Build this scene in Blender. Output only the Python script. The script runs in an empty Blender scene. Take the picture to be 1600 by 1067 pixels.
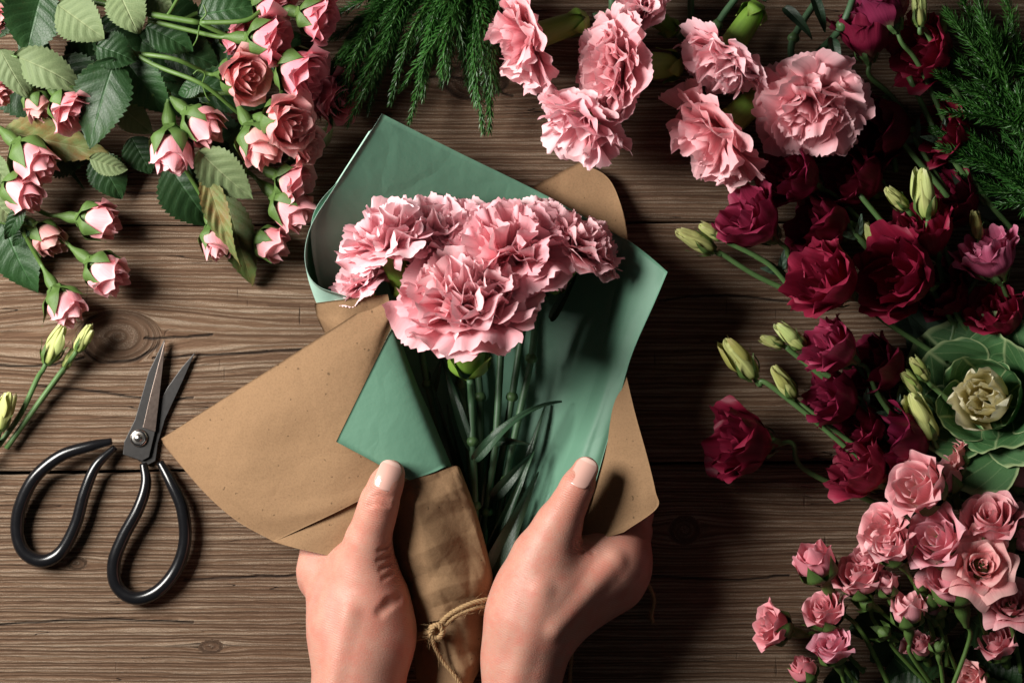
import bpy, math, random
import numpy as np
from mathutils import Vector, Matrix

# ------------------------------------------------------------------ camera, world, lamps
S = bpy.context.scene
C = S.collection
CAMH = 1.2                       # camera height above the table top (m)
PX = 0.0004                      # metres per photo pixel on the table top
cd = bpy.data.cameras.new('camera'); cam = bpy.data.objects.new('camera', cd); C.objects.link(cam)
cam.location = (0, 0, CAMH); cd.sensor_width = 36; cd.lens = 36 * CAMH / (1600 * PX)
cd.clip_start = 0.05; cd.clip_end = 20
S.camera = cam
W = bpy.data.worlds.new('World'); S.world = W; W.use_nodes = True
W.node_tree.nodes['Background'].inputs[0].default_value = (0.95, 0.97, 1.0, 1)
W.node_tree.nodes['Background'].inputs[1].default_value = 0.03

def area(name, loc, target, size, power, col):
    ld = bpy.data.lights.new(name, 'AREA'); ld.shape = 'RECTANGLE'; ld.size = size[0]; ld.size_y = size[1]
    ld.energy = power; ld.color = col
    o = bpy.data.objects.new(name, ld); C.objects.link(o); o.location = loc
    o.rotation_euler = (Vector(target) - Vector(loc)).to_track_quat('-Z', 'Y').to_euler()
    return o
KEY = area('softbox_lamp', (-0.72, 0.22, 0.60), (0.0, -0.02, 0), (0.40, 0.40), 20.0, (1.0, 0.96, 0.905))
S.view_settings.view_transform = 'Standard'; S.view_settings.look = 'None'
S.view_settings.exposure = 0.0; S.view_settings.gamma = 1.0
S.view_settings.use_curve_mapping = False
S.cycles.max_bounces = 6; S.cycles.diffuse_bounces = 3; S.cycles.glossy_bounces = 3; S.cycles.transmission_bounces = 4
S.cycles.transparent_max_bounces = 4
S.cycles.use_denoising = True
S.cycles.caustics_reflective = False; S.cycles.caustics_refractive = False

# ------------------------------------------------------------------ helpers
def P(x, y, z=0.0):
    """photo pixel + height in mm -> world point (m)"""
    zz = z / 1000.0; k = PX * (1 - zz / CAMH)
    return Vector(((x - 800) * k, (533.5 - y) * k, zz))
def pxs(n, z=0.0):
    return n * PX * (1 - z / 1000.0 / CAMH)
def tag(o, label=None, cat=None, group=None, kind=None):
    if label: o['label'] = label
    if cat: o['category'] = cat
    if group: o['group'] = group
    if kind: o['kind'] = kind
    return o
def thing(name, loc, label, cat, group=None):
    o = bpy.data.objects.new(name, None); C.objects.link(o); o.location = loc; o.empty_display_size = 0.01
    return tag(o, label, cat, group)
def obj(name, me, parent=None, M=None, color=None):
    o = bpy.data.objects.new(name, me); C.objects.link(o)
    if parent is not None: o.parent = parent
    if M is not None: o.matrix_basis = M
    if color is not None: o.color = (*color, 1)
    return o
def mesh(name, verts, faces, mats, uv=None, smooth=True, matidx=None, attrs=None):
    me = bpy.data.meshes.new(name)
    v = np.asarray(verts, dtype=np.float32).reshape(-1, 3)
    f = np.asarray(faces, dtype=np.int32)
    me.from_pydata(v.tolist(), [], f.tolist()) if f.dtype == object else None
    if f.dtype != object:
        n, k = f.shape
        me.vertices.add(len(v)); me.vertices.foreach_set('co', v.ravel())
        me.loops.add(n * k); me.loops.foreach_set('vertex_index', f.ravel())
        me.polygons.add(n); me.polygons.foreach_set('loop_start', np.arange(0, n * k, k, dtype=np.int32))
    if uv is not None:
        l = me.uv_layers.new(name='UVMap')
        l.data.foreach_set('uv', np.asarray(uv, dtype=np.float32)[f.ravel()].ravel())
    for a, d in (attrs or {}).items():
        at = me.attributes.new(a, 'FLOAT', 'POINT'); at.data.foreach_set('value', np.asarray(d, dtype=np.float32).ravel())
    for m in (mats if isinstance(mats, (list, tuple)) else [mats]): me.materials.append(m)
    if matidx is not None: me.polygons.foreach_set('material_index', np.asarray(matidx, dtype=np.int32))
    me.update(calc_edges=True)
    if smooth: me.polygons.foreach_set('use_smooth', np.ones(len(me.polygons), dtype=bool))
    return me
def gridfaces(nv, nu, closed=False):
    i, j = np.meshgrid(np.arange(nv - 1), np.arange(nu if closed else nu - 1), indexing='ij')
    j2 = (j + 1) % nu
    return np.stack([i * nu + j, i * nu + j2, (i + 1) * nu + j2, (i + 1) * nu + j], -1).reshape(-1, 4)
def sst(x): x = np.clip(x, 0, 1); return x * x * (3 - 2 * x)
def frame(axis, roll=0.0, up=(0, 0, 1)):
    a = Vector(axis).normalized(); u = Vector(up)
    if abs(a.dot(u)) > 0.97: u = Vector((0, 1, 0))
    x = u.cross(a).normalized(); y = a.cross(x)
    M = Matrix((x, y, a)).transposed().to_4x4()
    return M @ Matrix.Rotation(roll, 4, 'Z')
def axis_of(d, t):
    d, t = math.radians(d), math.radians(t)
    return Vector((math.cos(d) * math.cos(t), math.sin(d) * math.cos(t), math.sin(t)))
def crom(pts, n):
    """Catmull-Rom through points -> n samples"""
    p = np.asarray(pts, dtype=float); k = len(p)
    if k == 2: t = np.linspace(0, 1, n)[:, None]; return p[0] * (1 - t) + p[1] * t
    q = np.vstack([2 * p[0] - p[1], p, 2 * p[-1] - p[-2]])
    s = np.linspace(0, k - 1 - 1e-9, n); i = s.astype(int); t = (s - i)[:, None]
    a, b, c, d = q[i], q[i + 1], q[i + 2], q[i + 3]
    return 0.5 * (2 * b + (c - a) * t + (2 * a - 5 * b + 4 * c - d) * t ** 2 + (3 * b - a - 3 * c + d) * t ** 3)
def tube(pts, rad, nseg=8, n=None, bump=None):
    n = n or max(6, 6 * len(pts))
    p = crom([tuple(q) for q in pts], n)
    r = crom([(x,) for x in rad], n)[:, 0] if hasattr(rad, '__len__') else np.full(n, rad)
    t = np.gradient(p, axis=0); t /= np.linalg.norm(t, axis=1)[:, None] + 1e-12
    ref = np.tile(np.array([0.13, 0.27, 0.95]), (n, 1)); x = np.cross(ref, t); x /= np.linalg.norm(x, axis=1)[:, None] + 1e-12
    y = np.cross(t, x); th = np.linspace(0, 2 * np.pi, nseg, endpoint=False)
    v = p[:, None] + r[:, None, None] * (np.cos(th)[None, :, None] * x[:, None] + np.sin(th)[None, :, None] * y[:, None])
    vv = v.reshape(-1, 3); f = gridfaces(n, nseg, True)
    vv = np.vstack([vv, p[:1], p[-1:]]); a = len(vv) - 2
    j = np.arange(nseg); j2 = (j + 1) % nseg
    cap = np.concatenate([np.stack([np.full(nseg, a), j2, j, j], 1), np.stack([np.full(nseg, a + 1), (n - 1) * nseg + j, (n - 1) * nseg + j2, (n - 1) * nseg + j2], 1)])
    uv = np.stack([np.tile(th / 6.283, n), np.repeat(np.linspace(0, 1, n), nseg)], 1); uv = np.vstack([uv, [[0, 0], [0, 1]]])
    return vv, f, cap, uv
def tube_mesh(name, pts, rad, mat, nseg=8, n=None, origin=(0, 0, 0)):
    v, f, cap, uv = tube(pts, rad, nseg, n)
    tri = cap[:, :3]; allf = [*f.tolist(), *tri.tolist()]
    me = bpy.data.meshes.new(name); me.from_pydata((v - np.array(origin)).tolist(), [], allf)
    l = me.uv_layers.new(name='UVMap'); li = np.concatenate([f.ravel(), tri.ravel()])
    l.data.foreach_set('uv', uv[li].astype(np.float32).ravel())
    me.polygons.foreach_set('use_smooth', np.ones(len(me.polygons), dtype=bool)); me.materials.append(mat); me.update()
    return me
def lathe(prof, nseg=16, spiral=None):
    p = np.asarray(prof, dtype=float); th = np.linspace(0, 2 * np.pi, nseg, endpoint=False)
    r = p[:, 0][:, None] * (np.ones((1, nseg)) if spiral is None else spiral(th[None, :], p[:, 1][:, None]))
    v = np.stack([r * np.cos(th), r * np.sin(th), np.repeat(p[:, 1][:, None], nseg, 1)], -1).reshape(-1, 3)
    uv = np.stack([np.tile(th / 6.283, len(p)), np.repeat(np.linspace(0, 1, len(p)), nseg)], 1)
    return v, gridfaces(len(p), nseg, True), uv

# ------------------------------------------------------------------ materials
class NT:
    def __init__(s, name):
        s.m = bpy.data.materials.new(name); s.m.use_nodes = True; s.t = s.m.node_tree; s.t.nodes.clear()
    def n(s, typ, **kw):
        nd = s.t.nodes.new(typ)
        for k, v in kw.items():
            if k.startswith('i_'):
                key = k[2:]; key = int(key) if key.isdigit() else key
                s.put(nd.inputs[key], v)
            else: setattr(nd, k, v)
        return nd
    def put(s, inp, v):
        if isinstance(v, bpy.types.NodeSocket): s.t.links.new(v, inp)
        elif isinstance(v, bpy.types.Node): s.t.links.new(v.outputs[0], inp)
        else:
            if isinstance(v, (tuple, list)) and len(v) == 3 and inp.type == 'RGBA': v = (*v, 1)
            inp.default_value = v
    def math(s, op, a, b=0.0, c=0.0, clamp=False):
        nd = s.n('ShaderNodeMath', operation=op, use_clamp=clamp)
        for i, v in enumerate((a, b, c)): s.put(nd.inputs[i], v)
        return nd.outputs[0]
    def mix(s, f, a, b, blend='MIX'):
        nd = s.n('ShaderNodeMix', data_type='RGBA', blend_type=blend)
        s.put(nd.inputs[0], f); s.put(nd.inputs[6], a); s.put(nd.inputs[7], b); return nd.outputs[2]
    def ramp(s, f, stops, interp='LINEAR'):
        nd = s.n('ShaderNodeValToRGB'); s.put(nd.inputs[0], f); r = nd.color_ramp; r.interpolation = interp
        while len(r.elements) < len(stops): r.elements.new(0.5)
        for e, (p, c) in zip(r.elements, stops):
            e.position = p; e.color = (*c, 1) if isinstance(c, (tuple, list)) else (c, c, c, 1)
        return nd.outputs[0]
    def noise(s, vec, scale, detail=3, rough=0.55, dist=0.0):
        nd = s.n('ShaderNodeTexNoise'); s.put(nd.inputs['Vector'], vec)
        nd.inputs['Scale'].default_value = scale; nd.inputs['Detail'].default_value = detail
        nd.inputs['Roughness'].default_value = rough; nd.inputs['Distortion'].default_value = dist
        return nd.outputs[0]
    def mapping(s, vec, scale=(1, 1, 1), loc=(0, 0, 0)):
        nd = s.n('ShaderNodeMapping'); s.put(nd.inputs[0], vec); nd.inputs['Scale'].default_value = scale; nd.inputs['Location'].default_value = loc
        return nd.outputs[0]
    def attr(s, name, out=2): return s.n('ShaderNodeAttribute', attribute_name=name).outputs[out]
    def bump(s, h, strength=0.5, dist=0.001, normal=None):
        nd = s.n('ShaderNodeBump'); s.put(nd.inputs['Height'], h); nd.inputs['Strength'].default_value = strength; nd.inputs['Distance'].default_value = dist
        if normal is not None: s.put(nd.inputs['Normal'], normal)
        return nd.outputs[0]
    def principled(s, col, rough=0.5, normal=None, trans=None, **kw):
        b = s.n('ShaderNodeBsdfPrincipled'); s.put(b.inputs['Base Color'], col); s.put(b.inputs['Roughness'], rough)
        if normal is not None: s.put(b.inputs['Normal'], normal)
        for k, v in kw.items(): s.put(b.inputs[k.replace('_', ' ')], v)
        out = s.n('ShaderNodeOutputMaterial'); sh = b.outputs[0]
        if trans:
            f, tc = trans; t = s.n('ShaderNodeBsdfTranslucent'); s.put(t.inputs[0], tc)
            if normal is not None: s.put(t.inputs['Normal'], normal)
            mx = s.n('ShaderNodeMixShader'); s.put(mx.inputs[0], f); s.t.links.new(sh, mx.inputs[1]); s.t.links.new(t.outputs[0], mx.inputs[2]); sh = mx.outputs[0]
        s.t.links.new(sh, out.inputs[0]); return s.m

def mat_petal(name, base, mid, edge, rough=0.55, tr=0.3, streak=0.25, spec=0.25, e0=0.25, e1=0.85):
    t = NT(name); uv = t.n('ShaderNodeUVMap').outputs[0]; sep = t.n('ShaderNodeSeparateXYZ', i_0=uv)
    v = sep.outputs[1]; info = t.n('ShaderNodeObjectInfo')
    rnd = t.n('ShaderNodeCombineXYZ', i_0=t.math('MULTIPLY', info.outputs['Random'], 37.0))
    vec = t.n('ShaderNodeVectorMath', operation='ADD', i_0=t.mapping(uv, (26, 1.6, 1)), i_1=rnd.outputs[0]).outputs[0]
    st = t.noise(vec, 1.0, 3, 0.6)
    vec2 = t.n('ShaderNodeVectorMath', operation='ADD', i_0=t.mapping(uv, (2.2, 2.2, 1)), i_1=rnd.outputs[0]).outputs[0]
    bl = t.noise(vec2, 1.3, 3)
    vv = t.math('ADD', v, t.math('MULTIPLY', t.math('SUBTRACT', bl, 0.5), 0.35))
    col = t.ramp(vv, [(0.06, base), (e0 + 0.1, mid), (e1, mid), (1.0, edge)])
    col = t.mix(streak, col, t.ramp(st, [(0.3, (0.55, 0.45, 0.45)), (0.7, (1.25, 1.25, 1.25))]), 'MULTIPLY')
    col = t.mix(1.0, col, t.ramp(info.outputs['Random'], [(0, (0.94, 0.88, 0.90)), (1, (1.04, 1.08, 1.06))]), 'MULTIPLY')
    col = t.mix(1.0, col, info.outputs['Color'], 'MULTIPLY')
    nrm = t.bump(t.math('ADD', st, bl), 0.35, 0.0006)
    return t.principled(col, rough, nrm, (tr, col), Specular_IOR_Level=spec)

def mat_leaf(name, a, b, vein, margin=False, rough=0.35, spec=0.5, nv=6.5, tr=0.12, veinw=0.09, bumpd=0.0008, brown=None, slope=0.75):
    t = NT(name); uv = t.n('ShaderNodeUVMap').outputs[0]; sep = t.n('ShaderNodeSeparateXYZ', i_0=uv)
    u = t.math('ABSOLUTE', t.math('SUBTRACT', sep.outputs[0], 0.5)); u = t.math('MULTIPLY', u, 2.0); v = sep.outputs[1]
    info = t.n('ShaderNodeObjectInfo')
    geo = t.n('ShaderNodeTexCoord').outputs['Object']
    n1 = t.noise(geo, 90, 4); n2 = t.noise(geo, 420, 3)
    ph = t.math('FRACT', t.math('ADD', t.math('SUBTRACT', t.math('MULTIPLY', v, nv), t.math('MULTIPLY', u, nv * slope * 0.33)), t.math('MULTIPLY', n1, 0.25)))
    dl = t.math('ABSOLUTE', t.math('SUBTRACT', ph, 0.5))           # 0 at lateral vein
    lat = t.math('SUBTRACT', 1.0, t.math('DIVIDE', dl, veinw), clamp=True)
    lat = t.math('MULTIPLY', lat, t.math('SUBTRACT', 1.05, u, clamp=True))
    mid = t.math('SUBTRACT', 1.0, t.math('DIVIDE', u, 0.06), clamp=True)
    ve = t.math('MAXIMUM', t.math('MULTIPLY', lat, 0.6), mid, clamp=True)
    vo = t.n('ShaderNodeTexVoronoi', feature='DISTANCE_TO_EDGE'); t.put(vo.inputs['Vector'], geo); vo.inputs['Scale'].default_value = 520
    net = t.math('SUBTRACT', 1.0, t.math('MULTIPLY', vo.outputs[0], 9.0), clamp=True)
    col = t.mix(n1, a, b)
    col = t.mix(t.ramp(t.noise(geo, 70, 5, 0.75), [(0.60, 0.0), (0.70, 0.5)]), col, tuple(0.5 * (p + q) for p, q in zip(a, (0.10, 0.06, 0.02))))
    if brown: col = t.mix(t.ramp(t.noise(geo, 55, 5, 0.7), [(0.42, 0.0), (0.62, 0.85)]), col, brown)
    col = t.mix(t.math('MULTIPLY', net, 0.16), col, vein); col = t.mix(t.math('MULTIPLY', ve, 0.7), col, vein)
    if margin: col = t.mix(t.math('MAXIMUM', t.ramp(u, [(0.93, 0.0), (0.97, 0.8)]), t.ramp(v, [(0.95, 0.0), (0.985, 0.8)])), col, vein)
    col = t.mix(1.0, col, info.outputs['Color'], 'MULTIPLY')
    h = t.math('SUBTRACT', t.math('ADD', t.math('MULTIPLY', n2, 0.12), t.math('MULTIPLY', dl, 1.2)), t.math('ADD', t.math('MULTIPLY', net, 0.10), t.math('MULTIPLY', mid, 0.6)))
    return t.principled(col, rough, t.bump(h, 0.6, bumpd), (tr, col), Specular_IOR_Level=spec)

def mat_stem(name, a, b, rough=0.45, tip=None):
    t = NT(name); geo = t.n('ShaderNodeTexCoord').outputs['Object']; n = t.noise(geo, 160, 4); info = t.n('ShaderNodeObjectInfo')
    col = t.mix(n, a, b)
    uv = t.n('ShaderNodeUVMap').outputs[0]
    if tip:
        v = t.n('ShaderNodeSeparateXYZ', i_0=uv).outputs[1]
        col = t.mix(t.ramp(v, [(0.55, 0.0), (1.0, 1.0)]), col, tip)
    st = t.noise(t.mapping(uv, (22, 2, 1)), 1.0, 2)
    col = t.mix(0.35, col, t.ramp(st, [(0.3, (0.6, 0.6, 0.55)), (0.7, (1.25, 1.25, 1.2))]), 'MULTIPLY')
    col = t.mix(1.0, col, info.outputs['Color'], 'MULTIPLY')
    return t.principled(col, rough, t.bump(t.math('ADD', n, st), 0.4, 0.0005), Specular_IOR_Level=0.4)

M_ROSE = mat_petal('rose_petal', (0.88, 0.78, 0.62), (0.92, 0.40, 0.44), (0.95, 0.54, 0.56), e0=0.45, tr=0.28, streak=0.22)
M_CARN = mat_petal('carnation_petal', (0.93, 0.46, 0.47), (0.95, 0.475, 0.52), (0.97, 0.63, 0.665), streak=0.2, tr=0.3, e1=0.72)
M_LISI = mat_petal('lisianthus_petal', (0.22, 0.12, 0.07), (0.20, 0.009, 0.034), (0.24, 0.017, 0.052), streak=0.45, tr=0.25, rough=0.5)
M_BUDG = mat_petal('green_bud_petal', (0.30, 0.42, 0.10), (0.50, 0.55, 0.20), (0.62, 0.62, 0.33), streak=0.5, tr=0.2)
M_SEPAL = mat_stem('sepal_green', (0.045, 0.10, 0.018), (0.115, 0.19, 0.05))
M_STEM = mat_stem('rose_stem', (0.05, 0.115, 0.02), (0.11, 0.19, 0.045))
M_CSTEM = mat_stem('carnation_stem', (0.035, 0.09, 0.045), (0.075, 0.145, 0.07))
M_CALYX = mat_stem('carnation_calyx', (0.09, 0.20, 0.02), (0.20, 0.33, 0.05), tip=(0.22, 0.30, 0.06))
M_LSTEM = mat_stem('lisianthus_stem', (0.055, 0.125, 0.035), (0.105, 0.19, 0.065))
M_LEAF = mat_leaf('rose_leaf_top', (0.009, 0.032, 0.010), (0.022, 0.062, 0.015), (0.045, 0.11, 0.04), rough=0.46, spec=0.35)
M_LEAFU = mat_leaf('rose_leaf_underside', (0.105, 0.15, 0.065), (0.165, 0.215, 0.10), (0.25, 0.29, 0.15), rough=0.6, spec=0.2)
M_LEAFB = mat_leaf('rose_leaf_browned', (0.10, 0.15, 0.045), (0.17, 0.20, 0.07), (0.25, 0.26, 0.12), rough=0.6, spec=0.25, brown=(0.21, 0.10, 0.035))
M_CLEAF = mat_leaf('carnation_leaf', (0.012, 0.038, 0.017), (0.024, 0.058, 0.028), (0.04, 0.08, 0.04), rough=0.45, nv=0.3)
M_LLEAF = mat_leaf('lisianthus_leaf', (0.05, 0.10, 0.06), (0.08, 0.14, 0.09), (0.11, 0.17, 0.11), rough=0.5, nv=3)
M_KALE = mat_leaf('kale_leaf_green', (0.025, 0.10, 0.030), (0.045, 0.14, 0.042), (0.36, 0.46, 0.22), rough=0.5, spec=0.3, nv=4.5, veinw=0.06, slope=-1.9, margin=True)
M_NEEDLE = mat_stem('needle_green', (0.018, 0.075, 0.014), (0.045, 0.135, 0.026), rough=0.4)

def mat_kale_heart():
    t = NT('kale_heart'); uv = t.n('ShaderNodeUVMap').outputs[0]; sep = t.n('ShaderNodeSeparateXYZ', i_0=uv); geo = t.n('ShaderNodeTexCoord').outputs['Object']
    n = t.noise(geo, 120, 4)
    e = t.math('ADD', sep.outputs[1], t.math('MULTIPLY', t.math('SUBTRACT', n, 0.5), 0.9))
    col = t.ramp(e, [(0.15, (0.88, 0.72, 0.30)), (0.6, (0.92, 0.83, 0.50)), (0.98, (0.93, 0.89, 0.68))])
    g = t.ramp(t.noise(geo, 60, 3), [(0.64, 0.0), (0.70, 1.0)])
    u = t.math('ABSOLUTE', t.math('SUBTRACT', sep.outputs[0], 0.5))
    col = t.mix(t.math('MULTIPLY', g, t.ramp(u, [(0.15, 0.0), (0.3, 1.0)])), col, (0.10, 0.22, 0.05))
    return t.principled(col, 0.55, t.bump(n, 0.5, 0.001), (0.25, col), Specular_IOR_Level=0.25)
M_KHEART = mat_kale_heart()

def mat_wood():
    t = NT('weathered_wood'); geo = t.n('ShaderNodeTexCoord').outputs['Object']
    ph = t.attr('phase'); kn = t.attr('knot'); sep = t.n('ShaderNodeSeparateXYZ', i_0=geo); x = sep.outputs[0]; y = sep.outputs[1]
    cb = t.n('ShaderNodeCombineXYZ', i_0=t.math('MULTIPLY', x, 9.0), i_1=t.math('MULTIPLY', ph, 0.22)).outputs[0]
    wob = t.noise(cb, 1.0, 3)
    cb3 = t.n('ShaderNodeCombineXYZ', i_0=t.math('MULTIPLY', x, 45.0), i_1=t.math('MULTIPLY', ph, 0.5), i_2=3.7).outputs[0]
    wob2 = t.noise(cb3, 1.0, 3)
    p2 = t.math('ADD', t.math('ADD', ph, t.math('MULTIPLY', wob, 5.5)), t.math('MULTIPLY', wob2, 1.3))
    big = t.noise(t.n('ShaderNodeCombineXYZ', i_0=t.math('MULTIPLY', x, 3.0), i_1=t.math('MULTIPLY', ph, 0.05)).outputs[0], 1.0, 3)
    ring = t.math('SINE', t.math('MULTIPLY', p2, 2.7))             # growth rings about 3 mm apart
    ring2 = t.math('SINE', t.math('MULTIPLY', p2, 0.83))
    r = t.math('ADD', t.math('MULTIPLY', ring, 0.27), t.math('MULTIPLY', ring2, 0.17)); r = t.math('ADD', r, 0.5, clamp=True)
    cb2 = t.n('ShaderNodeCombineXYZ', i_0=t.math('MULTIPLY', x, 90.0), i_1=t.math('MULTIPLY', p2, 4.2)).outputs[0]
    fib = t.noise(cb2, 1.0, 4, 0.65)
    grit = t.noise(geo, 1500, 3, 0.7)
    blot = t.noise(geo, 14, 4)
    col = t.ramp(t.math('ADD', t.math('MULTIPLY', r, 0.62), t.math('MULTIPLY', fib, 0.42)), [(0.20, (0.062, 0.031, 0.017)), (0.42, (0.145, 0.083, 0.048)), (0.60, (0.235, 0.156, 0.100)), (0.86, (0.37, 0.285, 0.205))])
    col = t.mix(t.ramp(blot, [(0.35, 0.45), (0.65, 0.0)]), col, (0.13, 0.070, 0.040))
    col = t.mix(t.ramp(big, [(0.4, 0.0), (0.68, 0.45)]), col, (0.155, 0.088, 0.05))
    col = t.mix(t.math('MULTIPLY', kn, 0.85), col, t.mix(fib, (0.045, 0.024, 0.014), (0.15, 0.088, 0.052)))
    col = t.mix(t.math('MULTIPLY', t.ramp(grit, [(0.50, 0.0), (0.66, 0.55)]), t.ramp(t.math('ADD', r, t.math('MULTIPLY', fib, 0.5)), [(0.65, 0.0), (1.0, 1.0)])), col, (0.46, 0.39, 0.31))
    col = t.mix(t.ramp(grit, [(0.32, 0.5), (0.45, 0.0)]), col, (0.06, 0.034, 0.02))
    tone = t.attr('tone'); col = t.mix(1.0, col, t.n('ShaderNodeCombineColor', i_0=tone, i_1=tone, i_2=tone).outputs[0], 'MULTIPLY')
    # cracks that follow the grain, and fine cross checks
    ck = t.noise(t.n('ShaderNodeCombineXYZ', i_0=t.math('MULTIPLY', x, 5.0), i_1=t.math('MULTIPLY', ph, 0.11), i_2=11.0).outputs[0], 1.0, 2, 0.5)
    ckw = t.math('ABSOLUTE', t.math('SUBTRACT', ck, 0.5))
    gate = t.ramp(t.noise(t.n('ShaderNodeCombineXYZ', i_0=t.math('MULTIPLY', x, 11.0), i_1=t.math('MULTIPLY', ph, 0.04), i_2=5.0).outputs[0], 1.0, 2), [(0.52, 0.0), (0.58, 1.0)])
    crack = t.math('MULTIPLY', t.math('SUBTRACT', 1.0, t.math('DIVIDE', ckw, 0.0035), clamp=True), gate)
    xc = t.noise(t.n('ShaderNodeCombineXYZ', i_0=t.math('MULTIPLY', x, 330.0), i_1=t.math('MULTIPLY', y, 26.0)).outputs[0], 1.0, 2, 0.5)
    xg = t.ramp(t.noise(geo, 38, 2), [(0.48, 0.0), (0.6, 1.0)])
    cross = t.math('MULTIPLY', t.ramp(xc, [(0.24, 1.0), (0.31, 0.0)]), xg)
    kc = t.attr('ringcrack')
    dark = t.math('MAXIMUM', t.math('MAXIMUM', crack, kc), t.math('MULTIPLY', cross, 0.55))
    col = t.mix(dark, col, (0.012, 0.007, 0.005))
    h = t.math('ADD', t.math('MULTIPLY', r, 1.0), t.math('ADD', t.math('MULTIPLY', fib, 0.9), t.math('MULTIPLY', grit, 0.45)))
    h = t.math('SUBTRACT', h, t.math('MULTIPLY', dark, 1.5))
    nrm = t.bump(h, 0.9, 0.0014)
    return t.principled(col, 0.75, nrm, Specular_IOR_Level=0.25)
M_WOOD = mat_wood()

def mat_paper(name, col, fleck=0.0, rough=0.8, spec=0.2, wr=0.4, tr=0.1):
    t = NT(name); geo = t.n('ShaderNodeTexCoord').outputs['Object']
    a = t.noise(geo, 38, 4); b = t.noise(geo, 900, 3, 0.7); c = t.noise(t.mapping(geo, (1, 1, 1), (3, 1, 2)), 1500, 2)
    cc = t.mix(t.math('MULTIPLY', a, 0.5), col, tuple(x * 0.86 for x in col))
    if fleck:
        cc = t.mix(t.ramp(b, [(0.35, fleck), (0.55, 0.0)]), cc, tuple(x * 0.55 for x in col))
        cc = t.mix(t.ramp(c, [(0.72, 0.0), (0.76, 0.5)]), cc, tuple(min(1, x * 1.6) for x in col))
        cc = t.mix(t.ramp(t.noise(geo, 330, 1), [(0.74, 0.0), (0.77, 0.7)]), cc, tuple(x * 0.25 for x in col))
    vc = t.n('ShaderNodeTexVoronoi', feature='DISTANCE_TO_EDGE'); t.put(vc.inputs['Vector'], t.n('ShaderNodeVectorMath', operation='ADD', i_0=geo, i_1=t.n('ShaderNodeVectorMath', operation='SCALE', i_0=t.n('ShaderNodeTexNoise', i_Vector=geo, i_Scale=30.0).outputs[1], i_3=0.03).outputs[0]).outputs[0]); vc.inputs['Scale'].default_value = 17
    a = t.math('ADD', a, t.math('MULTIPLY', t.math('MINIMUM', vc.outputs[0], 0.12), 1.8))
    h = t.math('ADD', t.math('MULTIPLY', a, 2.0), t.math('MULTIPLY', b, 0.12 if fleck else 0.02))
    return t.principled(cc, rough, t.bump(h, wr, 0.0018), (tr, cc), Specular_IOR_Level=spec)
M_KRAFT = mat_paper('kraft_paper', (0.285, 0.172, 0.092), 0.35, 0.85, 0.15)
M_GREEN = mat_paper('green_paper', (0.115, 0.25, 0.17), 0, 0.55, 0.35, 0.25)
M_MINT = mat_paper('mint_paper_reverse', (0.42, 0.64, 0.53), 0, 0.6, 0.3, 0.25)

def mat_skin():
    t = NT('skin'); geo = t.n('ShaderNodeTexCoord').outputs['Object']
    a = t.noise(geo, 45, 4); f = t.noise(geo, 1300, 3); red = t.attr('red'); wr = t.attr('wr'); al = t.attr('along')
    vo = t.n('ShaderNodeTexVoronoi', feature='DISTANCE_TO_EDGE'); t.put(vo.inputs['Vector'], geo); vo.inputs['Scale'].default_value = 620
    col = t.mix(a, (0.47, 0.228, 0.168), (0.54, 0.285, 0.218))
    col = t.mix(t.ramp(t.noise(geo, 95, 4, 0.6), [(0.42, 0.0), (0.68, 0.6)]), col, (0.52, 0.17, 0.125))
    col = t.mix(t.ramp(t.noise(t.mapping(geo, (1, 0.35, 1)), 42, 2), [(0.60, 0.0), (0.68, 0.22)]), col, (0.42, 0.25, 0.22))
    col = t.mix(t.math('MULTIPLY', red, 0.6, clamp=True), col, (0.56, 0.18, 0.13))
    wv = t.math('SINE', t.math('ADD', t.math('MULTIPLY', al, 2.3), t.math('MULTIPLY', t.noise(geo, 130, 3), 7.0)))
    wv2 = t.math('SINE', t.math('ADD', t.math('MULTIPLY', al, 4.6), t.math('MULTIPLY', t.noise(geo, 90, 3), 20.0)))
    wl = t.math('MULTIPLY', t.math('POWER', t.math('ABSOLUTE', wv), 0.6), wr)
    h = t.math('ADD', t.math('MULTIPLY', wl, 2.6), t.math('ADD', t.math('MULTIPLY', vo.outputs[0], 0.55), t.math('MULTIPLY', f, 0.25)))
    h = t.math('ADD', h, t.math('ADD', t.math('MULTIPLY', wv2, 0.10), t.math('MULTIPLY', a, 1.2)))
    col = t.mix(t.math('MULTIPLY', t.math('SUBTRACT', 1.0, t.math('ABSOLUTE', wv), clamp=True), t.math('MULTIPLY', wr, 0.35)), col, (0.45, 0.15, 0.10))
    return t.principled(col, 0.48, t.bump(h, 0.38, 0.0006), Specular_IOR_Level=0.35, Subsurface_Weight=0.25, Subsurface_Radius=(0.006, 0.002, 0.0012), Subsurface_Scale=1.0)
M_SKIN = mat_skin()
def mat_plain(name, col, rough, metal=0.0, spec=0.5, scale=200, amp=0.15, coat=0.0):
    t = NT(name); geo = t.n('ShaderNodeTexCoord').outputs['Object']; n = t.noise(geo, scale, 4)
    c = t.mix(n, tuple(x * (1 - amp) for x in col), tuple(min(1, x * (1 + amp)) for x in col))
    r = t.math('ADD', rough - 0.06, t.math('MULTIPLY', n, 0.12))
    return t.principled(c, r, t.bump(n, 0.06, 0.0004), Metallic=metal, Specular_IOR_Level=spec, Coat_Weight=coat)
M_NAIL = mat_plain('nail_polish', (0.63, 0.37, 0.31), 0.16, spec=0.5, coat=0.4, amp=0.03)
M_NAILTIP = mat_plain('nail_tip', (0.68, 0.46, 0.39), 0.18, spec=0.5, coat=0.4, amp=0.03)
M_BLACK = mat_plain('black_coated_handle', (0.006, 0.006, 0.007), 0.22, spec=0.5, amp=0.1)
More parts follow.
